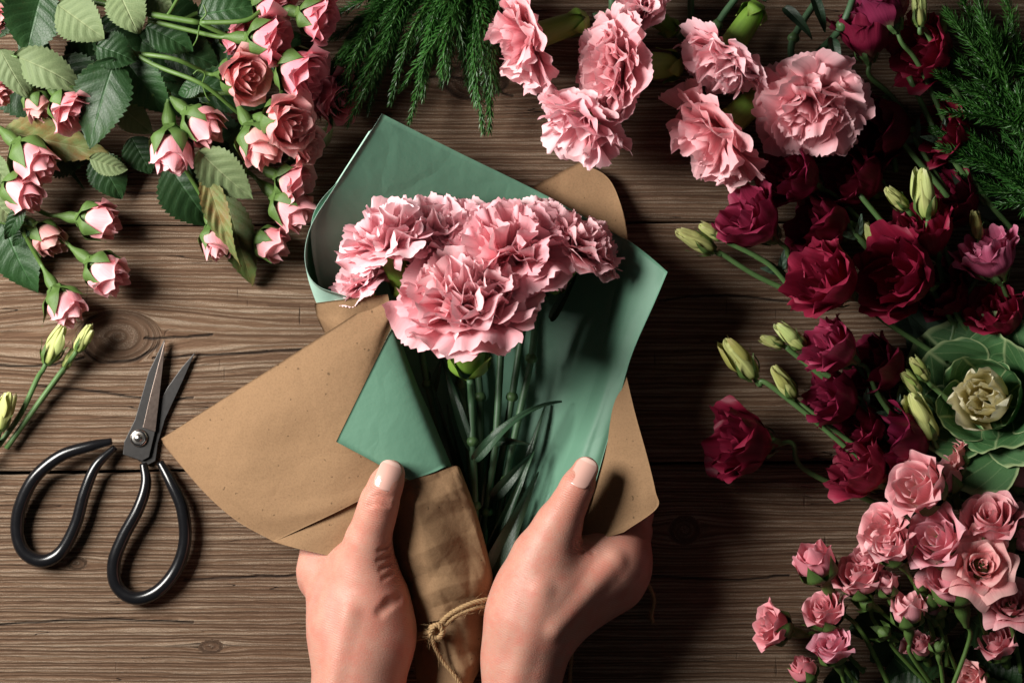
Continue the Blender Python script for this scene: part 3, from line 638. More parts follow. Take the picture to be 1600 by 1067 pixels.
# ------------------------------------------------------------------ petals and leaves
def rose_petal(th0, hw, r0, h, flare, lip, close, seed, wavy=0.0, nu=15, nv=15, point=0.05):
    rng = np.random.RandomState(seed); U, Vv = np.meshgrid(np.linspace(-1, 1, nu), np.linspace(0, 1, nv))
    w = hw * (0.30 + 0.70 * np.sin(np.pi / 2 * np.clip(Vv / 0.6, 0, 1)))
    th = th0 + U * w * (1 - 0.42 * np.clip((Vv - 0.68) / 0.32, 0, 1) ** 2)
    rad = r0 * (0.22 + 0.78 * sst(Vv / 0.55)) * (1 - close * np.clip((Vv - 0.35) / 0.65, 0, 1) ** 2) + flare * np.clip((Vv - 0.40) / 0.6, 0, 1) ** 2
    z = h * (Vv - 0.16 * np.abs(U) ** 2.5 * Vv ** 2 + point * np.exp(-(U / 0.3) ** 2) * Vv ** 4)
    k = np.clip((Vv - 0.76) / 0.24, 0, 1); ed = 0.35 + 0.9 * np.abs(U) ** 1.5
    ro = 0.035 + lip * 0.30; am = np.clip(lip * 14 * ed, 0, 2.6) * k; z = z - h * 0.24 * k * np.clip(lip * 5, 0, 0.8) + ro * np.sin(am) ; rad = rad + ro * (1 - np.cos(am)) * 1.3
    rad = rad + 0.03 * U * (0.3 + Vv) + 0.018 * rng.randn() + 0.03 * Vv * np.sin(U * (2 + rng.rand() * 2) + rng.rand() * 6)
    z = z + 0.025 * Vv * np.sin(U * 4 + rng.rand() * 6)
    if wavy:
        ph = rng.rand() * 6; wv = wavy * Vv ** 2.5
        rad = rad + wv * (np.sin(U * 6 + ph) * 0.7 + 0.4 * np.sin(U * 13 + ph * 2)); z = z + wv * 0.6 * np.sin(U * 8 + ph * 3)
    g = np.stack([rad * np.cos(th), rad * np.sin(th), z], -1)
    return g.reshape(-1, 3), gridfaces(nv, nu), np.stack([(U + 1) / 2, Vv], -1).reshape(-1, 2)
def sepal(th0, r0, ln, refl, seed, w=0.215):
    rng = np.random.RandomState(seed); nu, nv = 5, 11; U, Vv = np.meshgrid(np.linspace(-1, 1, nu), np.linspace(0, 1, nv))
    wd = w * np.sin(np.pi * np.clip(Vv * 0.66 + 0.34, 0, 1)) ** 1.25
    rad = 0.10 + (r0 - 0.10) * sst(Vv / 0.42) + refl * np.clip((Vv - 0.35), 0, 1) ** 1.5 + 0.03; z = ln * Vv - refl * 0.5 * np.clip(Vv - 0.4, 0, 1) ** 2
    x = U * wd; g0 = rad - 0.9 * U ** 2 * wd ** 2 / 0.45 + 0.012 * np.sin(Vv * 6 + U); tw = 0.10 * Vv ** 3 * rng.randn()
    y = x + tw; g = np.stack([g0 * math.cos(th0) - y * math.sin(th0), g0 * math.sin(th0) + y * math.cos(th0), z - 0.02], -1)
    return g.reshape(-1, 3), gridfaces(nv, nu), np.stack([(U + 1) / 2, Vv], -1).reshape(-1, 2)
GA = 2.39996
def make_variant(kind, seed):
    rng = random.Random(seed * 7 + 1); pet = []; sep = []
    if kind == 'bud':
        for i in range(4): pet.append(rose_petal(i * GA + rng.random(), 1.9, 0.10 + 0.06 * i, 0.98 + 0.02 * rng.random(), 0.02, 0.02, 0.45 - 0.08 * i, seed * 50 + i))
        for i in range(4): pet.append(rose_petal(i * 1.65 + rng.random() * 0.5, 1.35, 0.35 + 0.015 * i, 1.0 - 0.05 * rng.random(), 0.0 + 0.03 * rng.random(), 0.03 + 0.04 * rng.random(), 0.26, seed * 50 + 10 + i, point=0.11))
        for i in range(3): pet.append(rose_petal(i * 2.09 + 0.6 + rng.random() * 0.5, 1.3, 0.41 + 0.015 * i, 0.99 - 0.16 * rng.random(), 0.0 + 0.07 * rng.random(), 0.05 + 0.09 * rng.random(), 0.14, seed * 50 + 20 + i, point=0.12))
        R, sl = 0.42, 0.62
    elif kind == 'half':
        for i in range(6): pet.append(rose_petal(i * GA, 1.7, 0.06 + 0.045 * i, 0.86 + 0.01 * i, 0.02 + 0.006 * i, 0.03, 0.25 - 0.04 * i, seed * 50 + i))
        for i in range(6): pet.append(rose_petal(i * GA + 1, 1.15, 0.32 + 0.018 * i, 0.92 - 0.01 * i, 0.04 + 0.018 * i, 0.07, 0.06, seed * 50 + 10 + i, point=0.07))
        for i in range(5): pet.append(rose_petal(i * 1.2566 + rng.random() * 0.4, 0.95, 0.42 + 0.01 * i, 0.88 - 0.12 * rng.random(), 0.07 + 0.10 * rng.random(), 0.11, 0.0, seed * 50 + 20 + i, point=0.10))
        R, sl = 0.43, 0.55
    else:
        for i in range(9): pet.append(rose_petal(i * GA, 1.5, 0.04 + 0.034 * i, 0.74 + 0.012 * i, 0.02 + 0.01 * i, 0.03, 0.12 - 0.01 * i, seed * 50 + i))
        for i in range(7): pet.append(rose_petal(i * GA + 1, 1.0, 0.33 + 0.018 * i, 0.82 - 0.02 * i, 0.12 + 0.03 * i, 0.10, 0.0, seed * 50 + 10 + i, point=0.06))
        for i in range(6): pet.append(rose_petal(i * 1.047 + rng.random() * 0.4, 0.82, 0.42 + 0.01 * i, 0.66 - 0.06 * rng.random(), 0.34 + 0.12 * rng.random(), 0.18, 0.0, seed * 50 + 20 + i, point=0.10))
        R, sl = 0.43, 0.5
    for i in range(5): sep.append(sepal(i * 1.2566 + rng.random() * 0.3, R + 0.03, sl + 0.22 * rng.random(), rng.choice([0.0, 0.0, 0.05, 0.45]), seed * 9 + i))
    v, f, uv = lathe([(0.055, -0.52), (0.07, -0.44), (0.105, -0.34), (0.14, -0.24), (0.15, -0.14), (0.135, -0.04), (0.15, 0.0), (0.22, 0.07), (0.30, 0.20), (0.24, 0.4), (0.12, 0.55), (0.001, 0.6)], 14)
    return dict(pet=[mesh("rose_petal", p[0], p[1], M_ROSE, uv=p[2]) for p in pet], sep=[mesh("sepal", p[0], p[1], M_SEPAL, uv=p[2]) for p in sep], core=mesh("rose_hip", v, f, M_SEPAL, uv=uv))
RV = {k: [make_variant(k, s + {'bud': 1, 'half': 20, 'open': 40}[k]) for s in range(4)] for k in ('bud', 'half', 'open')}
def make_lisi(seed):
    rng = random.Random(seed); pet = []
    for i in range(4): pet.append(rose_petal(i * GA + rng.random(), 1.5, 0.10 + 0.06 * i, 0.84, 0.04, 0.02, 0.1, seed * 70 + i, wavy=0.05, nu=19))
    for i in range(5): pet.append(rose_petal(i * 1.2566 + rng.random() * 0.6, 1.15, 0.34 + 0.02 * i, 0.95, 0.04 + 0.05 * rng.random(), 0.03, 0.0, seed * 70 + 10 + i, wavy=0.045, nu=21, point=0.05))
    for i in range(5): pet.append(rose_petal(i * 1.2566 + 0.6 + rng.random() * 0.5, 0.95, 0.40 + 0.012 * i, 0.90 - 0.1 * rng.random(), 0.10 + 0.14 * rng.random(), 0.04, 0.0, seed * 70 + 20 + i, wavy=0.045, nu=21, point=0.08))
    v, f, uv = lathe([(0.035, -0.10), (0.06, -0.03), (0.10, 0.04), (0.16, 0.12), (0.12, 0.4), (0.001, 0.45)], 12)
    sp = [sepal(i * 1.2566, 0.20, 0.42, 0.12, seed * 3 + i, w=0.05) for i in range(5)]
    return dict(pet=[mesh('lisianthus_petal', p[0], p[1], M_LISI, uv=p[2]) for p in pet], sep=[mesh('sepal', p[0], p[1], M_LSTEM, uv=p[2]) for p in sp], core=mesh('receptacle', v, f, M_LSTEM, uv=uv))
LV = [make_lisi(s + 3) for s in range(5)]
def make_green_bud(seed):
    rng = np.random.RandomState(seed); pr = [(0.05, 0), (0.14, 0.04), (0.19, 0.16), (0.205, 0.32), (0.185, 0.5), (0.15, 0.68), (0.12, 0.82), (0.085, 0.92), (0.03, 0.97), (0.001, 0.95)]
    p = crom(pr, 26); ph = rng.rand() * 6
    v, f, uv = lathe(p, 40, lambda th, z: 1 + (0.05 + 0.12 * np.clip(z, 0, 1)) * np.sin(5 * th + 5 * z + ph) + 0.03 * np.sin(11 * th + 3 * z))
    k = v[:, 2] > 0.8; v[k, 2] += 0.05 * np.sin(np.arctan2(v[k, 1], v[k, 0]) * 3 + ph)
    wr = []
    for i in range(3):
        wr.append(rose_petal(i * 2.1 + ph, 0.85, 0.215 + 0.008 * i, 0.93 + 0.12 * rng.rand(), -0.04 + 0.09 * rng.rand(), 0.03, 0.42, seed * 33 + i, wavy=0.02, nu=13, point=0.06))
    sp = [sepal(i * 1.2566 + ph, 0.235, 0.45 + 0.3 * rng.rand(), 0.05 + 0.1 * rng.rand(), seed + i, w=0.055) for i in range(5)]
    return dict(core=mesh('bud', v, f, M_BUDG, uv=uv), pet=[mesh('bud_petal', q[0], q[1], M_BUDG, uv=q[2]) for q in wr], sep=[mesh('sepal', q[0], q[1], M_SEPAL, uv=q[2]) for q in sp])
GB = [make_green_bud(s + 1) for s in range(5)]
def carn_petal(az, a0, a1, L, Wd, ruf, seed, nu=33, nv=12, off=0.0):
    rng = np.random.RandomState(seed); U, Vv = np.meshgrid(np.linspace(-1, 1, nu), np.linspace(0, 1, nv))
    teeth = np.abs(((U[0] * (7.0 + rng.rand() * 2) + rng.rand()) % 1) - 0.5) * 2; env = 1 - 0.20 * np.abs(U[0]) ** 2.4 - 0.05 * teeth * (0.5 + rng.rand(nu)) + 0.03 * np.sin(U[0] * 5 + rng.rand() * 6)
    VL = Vv * (1 - Vv ** 2 + Vv ** 2 * env[None]) 
    n = 40; s = np.linspace(0, 1.05, n); ang = a0 + (a1 - a0) * sst(s / 0.85); pr = np.cumsum(np.sin(ang)) / n * L; pz = np.cumsum(np.cos(ang)) / n * L
    rho = np.interp(VL, s, pr) + off; z = np.interp(VL, s, pz); an = np.interp(VL, s, ang)
    w = Wd * (0.10 + 0.90 * sst((Vv - 0.15) / 0.65)); lat = U * w
    k = 2.5 + rng.rand() * 2.5; ph = rng.rand(4) * 6
    d = ruf * (0.06 * Vv + 0.94 * Vv ** 2) * (np.sin(U * k + ph[0]) + 0.55 * np.sin(U * k * 2.3 + ph[1] + Vv) + 0.14 * np.sin(U * k * 4.4 + ph[2]))
    d = d + ruf * 0.7 * Vv ** 2 * (rng.rand() - 0.5) * 2 * U
    cup = 0.22 * Wd * (U ** 2) * Vv * (rng.rand() * 1.6 - 0.5); d = d - cup
    lat = lat * (1 - 0.25 * ruf / 0.2 * Vv)                     # gathered by the ruffles
    rr = rho + d * np.cos(an); zz = z - d * np.sin(an)
    g = np.stack([rr * math.cos(az) - lat * math.sin(az), rr * math.sin(az) + lat * math.cos(az), zz], -1)
    return g.reshape(-1, 3), gridfaces(nv, nu), np.stack([(U + 1) / 2, Vv], -1).reshape(-1, 2)
def make_carn(seed, n, loose):
    rng = random.Random(seed); pets = []
    for i in range(n):
        t = (i + 0.5) / n; a1 = math.radians(6 + (100 + 8 * loose) * t ** 0.85 + rng.uniform(-10, 10)); a0 = math.radians(3 + 26 * t)
        L = 1.0 + (0.10 + 0.12 * loose) * rng.uniform(-1, 1) - 0.05 * (1 - t); Wd = 0.34 + (0.40 + 0.14 * loose) * t + 0.10 * rng.random(); ruf = 0.125 - 0.06 * t + 0.04 * rng.random() + 0.015 * loose
        pets.append(carn_petal(i * GA + rng.uniform(-0.4, 0.4), a0, a1, L, Wd, ruf, seed * 100 + i, off=0.03 + 0.12 * t * rng.random()))
    v, f, uv = lathe(crom([(0.04, -0.72), (0.13, -0.69), (0.19, -0.58), (0.215, -0.38), (0.225, -0.15), (0.235, 0.05), (0.26, 0.22), (0.24, 0.24)], 22), 30, lambda th, z: 1 + 0.02 * np.sin(15 * th))
    k = v[:, 2] > 0.0; v[k, 2] += 0.10 * (v[k, 2] + 0.1) * 4 * (np.abs(np.sin(2.5 * np.arctan2(v[k, 1], v[k, 0]))) - 0.5)
    br = []
    for i in range(4):
        g, ff, uu = sepal(i * 1.57, 0.235, 0.38, 0.0, seed + i, w=0.15); g = g.copy(); g[:, 2] -= 0.76; br.append((g, ff, uu))
    return dict(pet=[mesh('carnation_petal', p[0], p[1], M_CARN, uv=p[2]) for p in pets], core=mesh('calyx', v, f, M_CALYX, uv=uv), sep=[mesh('bract', p[0], p[1], M_CALYX, uv=p[2]) for p in br])
CV = [make_carn(1, 42, 0.2), make_carn(2, 36, 0.5), make_carn(3, 26, 1.0), make_carn(4, 32, 0.7), make_carn(5, 28, 1.0), make_carn(6, 38, 0.4)]

def leaf_mesh(L, Wd, mat_top, mat_bot, seed, fold=0.25, bend=0.25, serr=0.05, wav=0.05, shape=0.8, puck=0.03, nu=17, nv=61, twist=0.0):
    """ovate leaf along +Y, top side +Z, base at the origin"""
    rng = np.random.RandomState(seed); U, Vv = np.meshgrid(np.linspace(-1, 1, nu), np.linspace(0, 1, nv))
    w = Wd / 2 * (np.sin(np.pi * np.clip(Vv, 0, 1) ** shape)) ** 0.85 + 0.0002
    if serr:
        te = ((Vv * 15 + rng.rand()) % 1); w = w * (1 + serr * (3.2 * (0.5 - te)) * (np.abs(U) > 0.97))
    x = U * w; y = L * (Vv + 0.0 * U); y = y + serr * 0.35 * L * 0.2 * (np.abs(U) > 0.97)
    z = np.abs(x) * fold + 0.10 * Wd * np.sin(Vv * 3.1 + rng.rand() * 6) * U + wav * L * 0.25 * np.sin(Vv * 7 + rng.rand() * 6 + U * 1.2) * np.abs(U) ** 1.5
    ph = (Vv * 6.5 - np.abs(U) * 6.5 * 0.25) * 2 * np.pi
    z = z - puck * L * 0.22 * np.cos(ph) * np.sin(np.pi * np.abs(U)) * np.sin(np.pi * Vv)
    a = bend * Vv ** 1.5                                        # droop along the length
    y2 = y * np.cos(a * 0.7) + z * np.sin(a); z2 = z * np.cos(a) - y * np.sin(a * 0.7)
    tw = twist * Vv; x2 = x * np.cos(tw) - z2 * np.sin(tw) * 0.6; z2 = z2 + x * np.sin(tw)
    g = np.stack([x2, y2, z2], -1); n = np.cross(np.gradient(g, axis=1), np.gradient(g, axis=0)); n /= np.linalg.norm(n, axis=2)[..., None] + 1e-12
    N = nu * nv; v = np.vstack([g.reshape(-1, 3), (g - n * 0.00025).reshape(-1, 3)]); f = gridfaces(nv, nu)
    uv = np.stack([(U + 1) / 2, Vv], -1).reshape(-1, 2); uv = np.vstack([uv, uv])
    return mesh('leaf', v, np.vstack([f, (f + N)[:, ::-1]]), [mat_top, mat_bot], uv=uv, matidx=np.concatenate([np.zeros(len(f)), np.ones(len(f))]))
lseed = [0]
def leaf(parent, base, tip, w, side='top', roll=0.0, fold=0.3, bend=0.25, name='leaf', mats=None, serr=0.05, wav=0.06, shape=0.8, twist=0.0, tint=None, puck=0.03):
    """base and tip are (px, py, mm); w in px"""
    lseed[0] += 1; b, t = P(*base), P(*tip); d = t - b; L = d.length
    mt = mats or {'top': (M_LEAF, M_LEAFU), 'under': (M_LEAFU, M_LEAF), 'brown': (M_LEAFB, M_LEAFB)}[side]
    rr = random.Random(lseed[0] * 13 + 5); shape = shape * rr.uniform(0.88, 1.1)
    if serr: twist += rr.uniform(-0.55, 0.55); bend += rr.uniform(-0.12, 0.28); wav *= rr.uniform(0.8, 2.6); fold += rr.uniform(-0.18, 0.2); puck *= rr.uniform(0.7, 2.2)
    me = leaf_mesh(L * 1.03, pxs(w, base[2]), mt[0], mt[1], lseed[0], fold, bend, serr, wav, shape, puck, twist=twist)
    y = d.normalized(); z = Vector((0, 0, 1)); x = y.cross(z).normalized(); z = x.cross(y)
    M = Matrix((x, y, z)).transposed().to_4x4() @ Matrix.Rotation(bend * 0.45, 4, 'X') @ Matrix.Rotation(math.radians(roll), 4, 'Y')
    r = random.Random(lseed[0]); g = 0.8 + 0.4 * r.random()
    return obj(name, me, parent, Matrix.Translation(b - parent.location) @ M, tint or (g, g, g))
rs = random.Random(5)
def head(parent, var, name, ctr, d, tilt, size, tint, roll=None, cen=0.45, petal='petal', sq=1.0, sep='sepal'):
    """put a flower head: ctr (px,py,mm) is its middle, size in m is its unit length"""
    ax = axis_of(d, tilt); org = P(*ctr) - ax * size * cen
    M = frame(ax, rs.random() * 6.28 if roll is None else roll) @ Matrix.Diagonal((size * sq, size * sq, size, 1))
    b = obj(name, var['core'], parent, Matrix.Translation(org - parent.location) @ M, (1, 1, 1))
    for m in var['pet']: obj(petal, m, b, None, tint)
    for m in var['sep']: obj(sep, m, b, None, (1, 1, 1))
    return org, ax
def stem(parent, pts, r0, r1, mat, name='stem', nseg=8):
    me = tube_mesh(name, pts, list(np.linspace(r0, r1, len(pts))), mat, nseg, None, parent.location); return obj(name, me, parent, None, (1, 1, 1))
def rose(label, blooms, leaves=(), extra=(), name='rose', group=None, cat='rose'):
    """blooms: (cx, cy, z, dir, tilt, width_px, kind, tint, [stem px points from far end])"""
    f = blooms[0]; root = thing(name, P(f[0], f[1], 0), label, cat, group)
    for k, (cx, cy, z, d, tilt, w, kind, tint, st) in enumerate(blooms):
        vs = RV[kind]; var = vs[rs.randrange(len(vs))]; ratio = {'bud': 0.98, 'half': 1.12, 'open': 1.75}[kind]
        size = pxs(w, z) / ratio * {'bud': 1.12, 'half': 1.1, 'open': 1.05}[kind]
        org, ax = head(root, var, 'bloom', (cx, cy, z), d, tilt, size, tint)
        if st:
            e = org - ax * size * 0.46; sp = [P(*p) for p in st]; sp = sp[:1] + [q for q in sp[1:] if (q - e).length > 0.022]; stem(root, sp + [e - ax * size * 0.35, e], 0.0016, 0.0012, M_STEM)
    for pts, r in extra: stem(root, [P(*p) for p in pts], r, r * 0.85, M_STEM)
    for l in leaves: leaf(root, *l[:3], **(l[3] if len(l) > 3 else {}))
    return root
PK = (1, 1, 1); SA = (1.03, 1.06, 0.98); DP = (0.98, 0.82, 0.90); PALE = (1.05, 1.15, 1.15); WI = (0.80, 0.85, 0.75)
ROSEG = 'pink spray roses lying on the planks'
# ------------------------------------------------------------------ roses, upper left
rose('forked spray of two pale pink rosebuds above the green lisianthus buds, dark leaf beside it',
     [(162, 424, 22, -35, 12, 60, 'bud', PALE, [(38, 354, 24), (85, 376, 24)]),
      (99, 474, 20, -58, 12, 57, 'bud', PALE, [(34, 358, 24), (52, 395, 24)]),
      (72, 370, 14, -40, 15, 50, 'bud', WI, [(36, 350, 20)])],
     [((38, 318, 34), (10, 374, 26), 26), ((2, 340, 12), (50, 458, 8), 82, dict(fold=0.15)), ((45, 352, 22), (20, 385, 18), 18)],
     [(((-40, 330, 20), (0, 345, 22), (38, 356, 24)), 0.0018)], name='rose_spray', cat='roses')
rose('single pink rosebud with green sepals beyond the forked spray, on its own stem', [(150, 345, 20, -8, 10, 58, 'bud', PK, [(30, 312, 22), (70, 326, 22)])])
rose('two overlapping pink rosebuds beside a long brownish leaf, stem rising to the corner',
     [(48, 246, 36, -42, 12, 66, 'bud', PK, [(-30, 170, 34), (0, 195, 36)]), (30, 297, 30, -35, 12, 58, 'bud', PK, [(-60, 260, 26), (-20, 285, 28)])],
     [((5, 205, 22), (168, 240, 24), 64, dict(side='brown')), ((-20, 300, 30), (20, 345, 26), 44, dict(side='under')), ((-20, 240, 38), (14, 290, 34), 34, dict(side='under'))], name='rose_spray', cat='roses')
rose('pink rose with crumpled petals tucked under a pale drooping leaf',
     [(107, 168, 46, -48, 18, 66, 'half', PK, [(20, 130, 30), (55, 150, 40)]), (58, 162, 34, -70, 10, 42, 'bud', WI, [(20, 130, 30)])],
     [((25, 88, 48), (128, 132, 50), 62, dict(side='under', bend=0.5, fold=-0.2)), ((0, 78, 50), (42, 152, 46), 46, dict(side='under', fold=-0.2)),
      ((90, 8, 52), (160, 58, 56), 72, dict(side='under', fold=0.1)), ((68, -20, 46), (42, 82, 44), 88, dict(side='top', fold=0.2, wav=0.12)), ((20, -10, 44), (-10, 60, 40), 60, dict(side='top')),
      ((30, 60, 34), (80, 90, 30), 50, dict(side='top'))], name='rose_spray', cat='roses',
     extra=[(((-20, 84, 46), (10, 86, 48), (28, 90, 49)), 0.0009)])
rose('two pale pink rosebuds hanging side by side over a glossy dark leaf',
     [(268, 230, 44, -82, 14, 66, 'bud', PALE, [(205, 165, 36), (245, 178, 42)]), (313, 192, 42, -40, 12, 60, 'bud', PK, [(225, 90, 34), (262, 140, 38)])],
     [((180, 92, 54), (136, 228, 52), 92, dict(side='top', roll=12, fold=0.15, wav=0.1)), ((150, 72, 52), (212, 92, 50), 60, dict(side='top', roll=-15)), ((196, 95, 38), (262, 178, 34), 66, dict(side='top')),
      ((186, 165, 34), (236, 208, 30), 50, dict(side='under')), ((148, 240, 20), (192, 308, 12), 60, dict(side='top')), ((205, 215, 18), (236, 270, 12), 54, dict(side='top')), ((140, 248, 26), (196, 268, 22), 34, dict(side='under'))], name='rose_spray', cat='roses')
rose('branching spray of deep pink roses on a long stem reaching the dark needle foliage',
     [(417, 62, 56, -6, 14, 74, 'half', DP, [(232, 32, 44), (310, 48, 50)]), (492, 28, 56, -18, 14, 66, 'half', DP, [(312, 36, 52), (385, 32, 54)]),
      (466, 112, 52, -28, 18, 82, 'half', DP, [(312, 36, 52), (370, 68, 56), (415, 84, 56)]), (476, 148, 38, -35, 30, 70, 'half', DP, [(400, 120, 36)])],
     [((182, -22, 56), (214, 50, 58), 62, dict(side='under', fold=0.1)), ((225, -5, 46), (268, 12, 44), 44, dict(side='under')), ((228, 42, 36), (300, 76, 32), 54, dict(side='top')), ((310, 25, 40), (402, 8, 40), 66, dict(side='top', fold=0.15)),
      ((300, 130, 24), (420, 160, 20), 70, dict(side='top')), ((250, 70, 22), (340, 100, 20), 70, dict(side='top'))],
     [(((130, 0, 44), (200, 14, 48), (232, 22, 50), (312, 36, 52)), 0.0022), (((300, -40, 46), (270, 12, 50), (262, 24, 51)), 0.0012), (((312, 38, 52), (308, 60, 54), (302, 72, 50)), 0.0005), (((312, 34, 52), (322, 22, 55), (318, 8, 56)), 0.0006)], name='rose_spray', cat='roses')
rose('round half-open salmon rose on a single thin stem, facing up among the stems', [(378, 120, 56, -12, 44, 74, 'half', SA, [(190, 82, 34), (270, 92, 44)])])
rose('open salmon rose and two buds crowded at the edge of the rose bunch',
     [(444, 192, 56, -14, 38, 80, 'half', SA, [(130, 30, 34), (230, 96, 42), (316, 132, 48)]), (402, 223, 46, -62, 14, 64, 'bud', SA, [(296, 150, 34), (345, 185, 40)]), (474, 226, 40, -28, 25, 54, 'half', SA, [])],
     [((316, 130, 46), (278, 150, 40), 26, dict(side='top')), ((380, 190, 24), (400, 260, 14), 60, dict(side='top'))],
     [(((316, 130, 48), (320, 116, 52), (310, 110, 54), (302, 116, 54)), 0.0005), (((316, 132, 48), (322, 150, 46), (328, 158, 44)), 0.0005)], name='rose_spray', cat='roses')
rose('pair of rosy buds in shade just off the rolled edge of the green paper',
     [(457, 283, 30, -22, 12, 64, 'half', PK, [(380, 275, 24), (405, 278, 26)]), (452, 324, 26, -40, 12, 62, 'bud', PK, [(380, 280, 22), (400, 296, 24)])], [((520, 200, 12), (470, 250, 8), 30, dict(side='brown'))], name='rose_spray', cat='roses')
rose('small pink rosebud half covered by a long brown-mottled leaf',
     [(336, 374, 20, -72, 10, 48, 'bud', PK, [(270, 232, 30), (300, 290, 26)])],
     [((310, 236, 46), (390, 312, 34), 68, dict(side='under', fold=0.15, wav=0.1)), ((318, 262, 40), (368, 416, 28), 40, dict(side='brown', fold=0.25)), ((262, 256, 18), (326, 350, 10), 84, dict(side='top', fold=0.2)), ((350, 300, 16), (394, 442, 12), 58, dict(side='brown', tint=(0.35, 0.42, 0.3)))])
rose('small rosebud peeping from behind the tip of the mottled leaf', [(420, 380, 16, -22, 12, 50, 'bud', PK, [(370, 345, 10)])], [((390, 380, 6), (415, 388, 4), 18)])
rose('pink rose blossom cut off at the table edge above the spray', [(424, 6, 44, -25, 14, 66, 'half', DP, [(330, -30, 40)])])
rose('dim pink rose sunk beneath the deep pink spray', [(366, 52, 34, -30, 14, 56, 'half', DP, [(290, 30, 30)])])
rose('crimson-shaded rose hidden behind the dark needle tips', [(520, 150, 24, -20, 30, 74, 'half', (0.95, 0.7, 0.8), [(440, 150, 20)])])
rose('pink rose fragment poking in beside the glossy corner leaf', [(-2, 22, 44, -60, 20, 52, 'half', SA, [(-60, 0, 40)])])
rose('faded rose fragment beside the pale pointed leaf', [(-6, 144, 40, -20, 20, 36, 'bud', SA, [(-60, 120, 36)])])
# loose leaves and bare stems under the bunch; dark leaves added to fill its shade
for i, (b, t, w, sd, lb) in enumerate([
        ((215, 60, 14), (310, 120, 12), 84, 'top', 'dark filler leaf lying under the bunch below the long stems'), ((90, 90, 20), (150, 170, 16), 84, 'top', 'dark filler leaf in shadow behind the glossy front leaf'),
        ((230, 130, 12), (330, 170, 10), 70, 'top', 'dark filler leaf in shadow between the two hanging buds and the open rose'), ((330, 70, 14), (430, 110, 10), 78, 'top', 'dark filler leaf in shadow under the round salmon rose'),
        ((150, 40, 20), (230, 90, 16), 80, 'top', 'dark filler leaf under the pale hanging leaf tip at the top'), ((110, 110, 12), (190, 60, 14), 70, 'top', 'dark filler leaf in deep shade behind the two pale leaves'), ((300, 190, 8), (390, 240, 8), 70, 'top', 'dark filler leaf on the wood under the bud beside the pale ribbed leaf'), ((400, 90, 12), (470, 60, 12), 80, 'top', 'dark filler leaf behind the deep pink spray heads'), ((60, 250, 8), (150, 225, 10), 80, 'top', 'dark filler leaf on the wood under the long brownish leaf'), ((230, 20, 18), (330, 50, 14), 80, 'top', 'dark filler leaf under the main stem of the spray'),
        ((40, 180, 8), (130, 290, 8), 10, 'top', 'narrow grassy leaf lying on the wood under the brownish leaf'), ((-10, 90, 16), (60, 190, 14), 90, 'top', 'dark filler leaf under the crumpled pink rose')]):
    r = thing('rose_leaf', P(*b), lb, 'leaf'); leaf(r, b, t, w, side=sd, name='leaf_blade'); stem(r, [P(b[0] - 14, b[1] - 12, b[2] + 2), P(b[0] - 5, b[1] - 4, b[2] + 1), P(*b)], 0.0007, 0.0006, M_STEM, 'leaf_stalk')
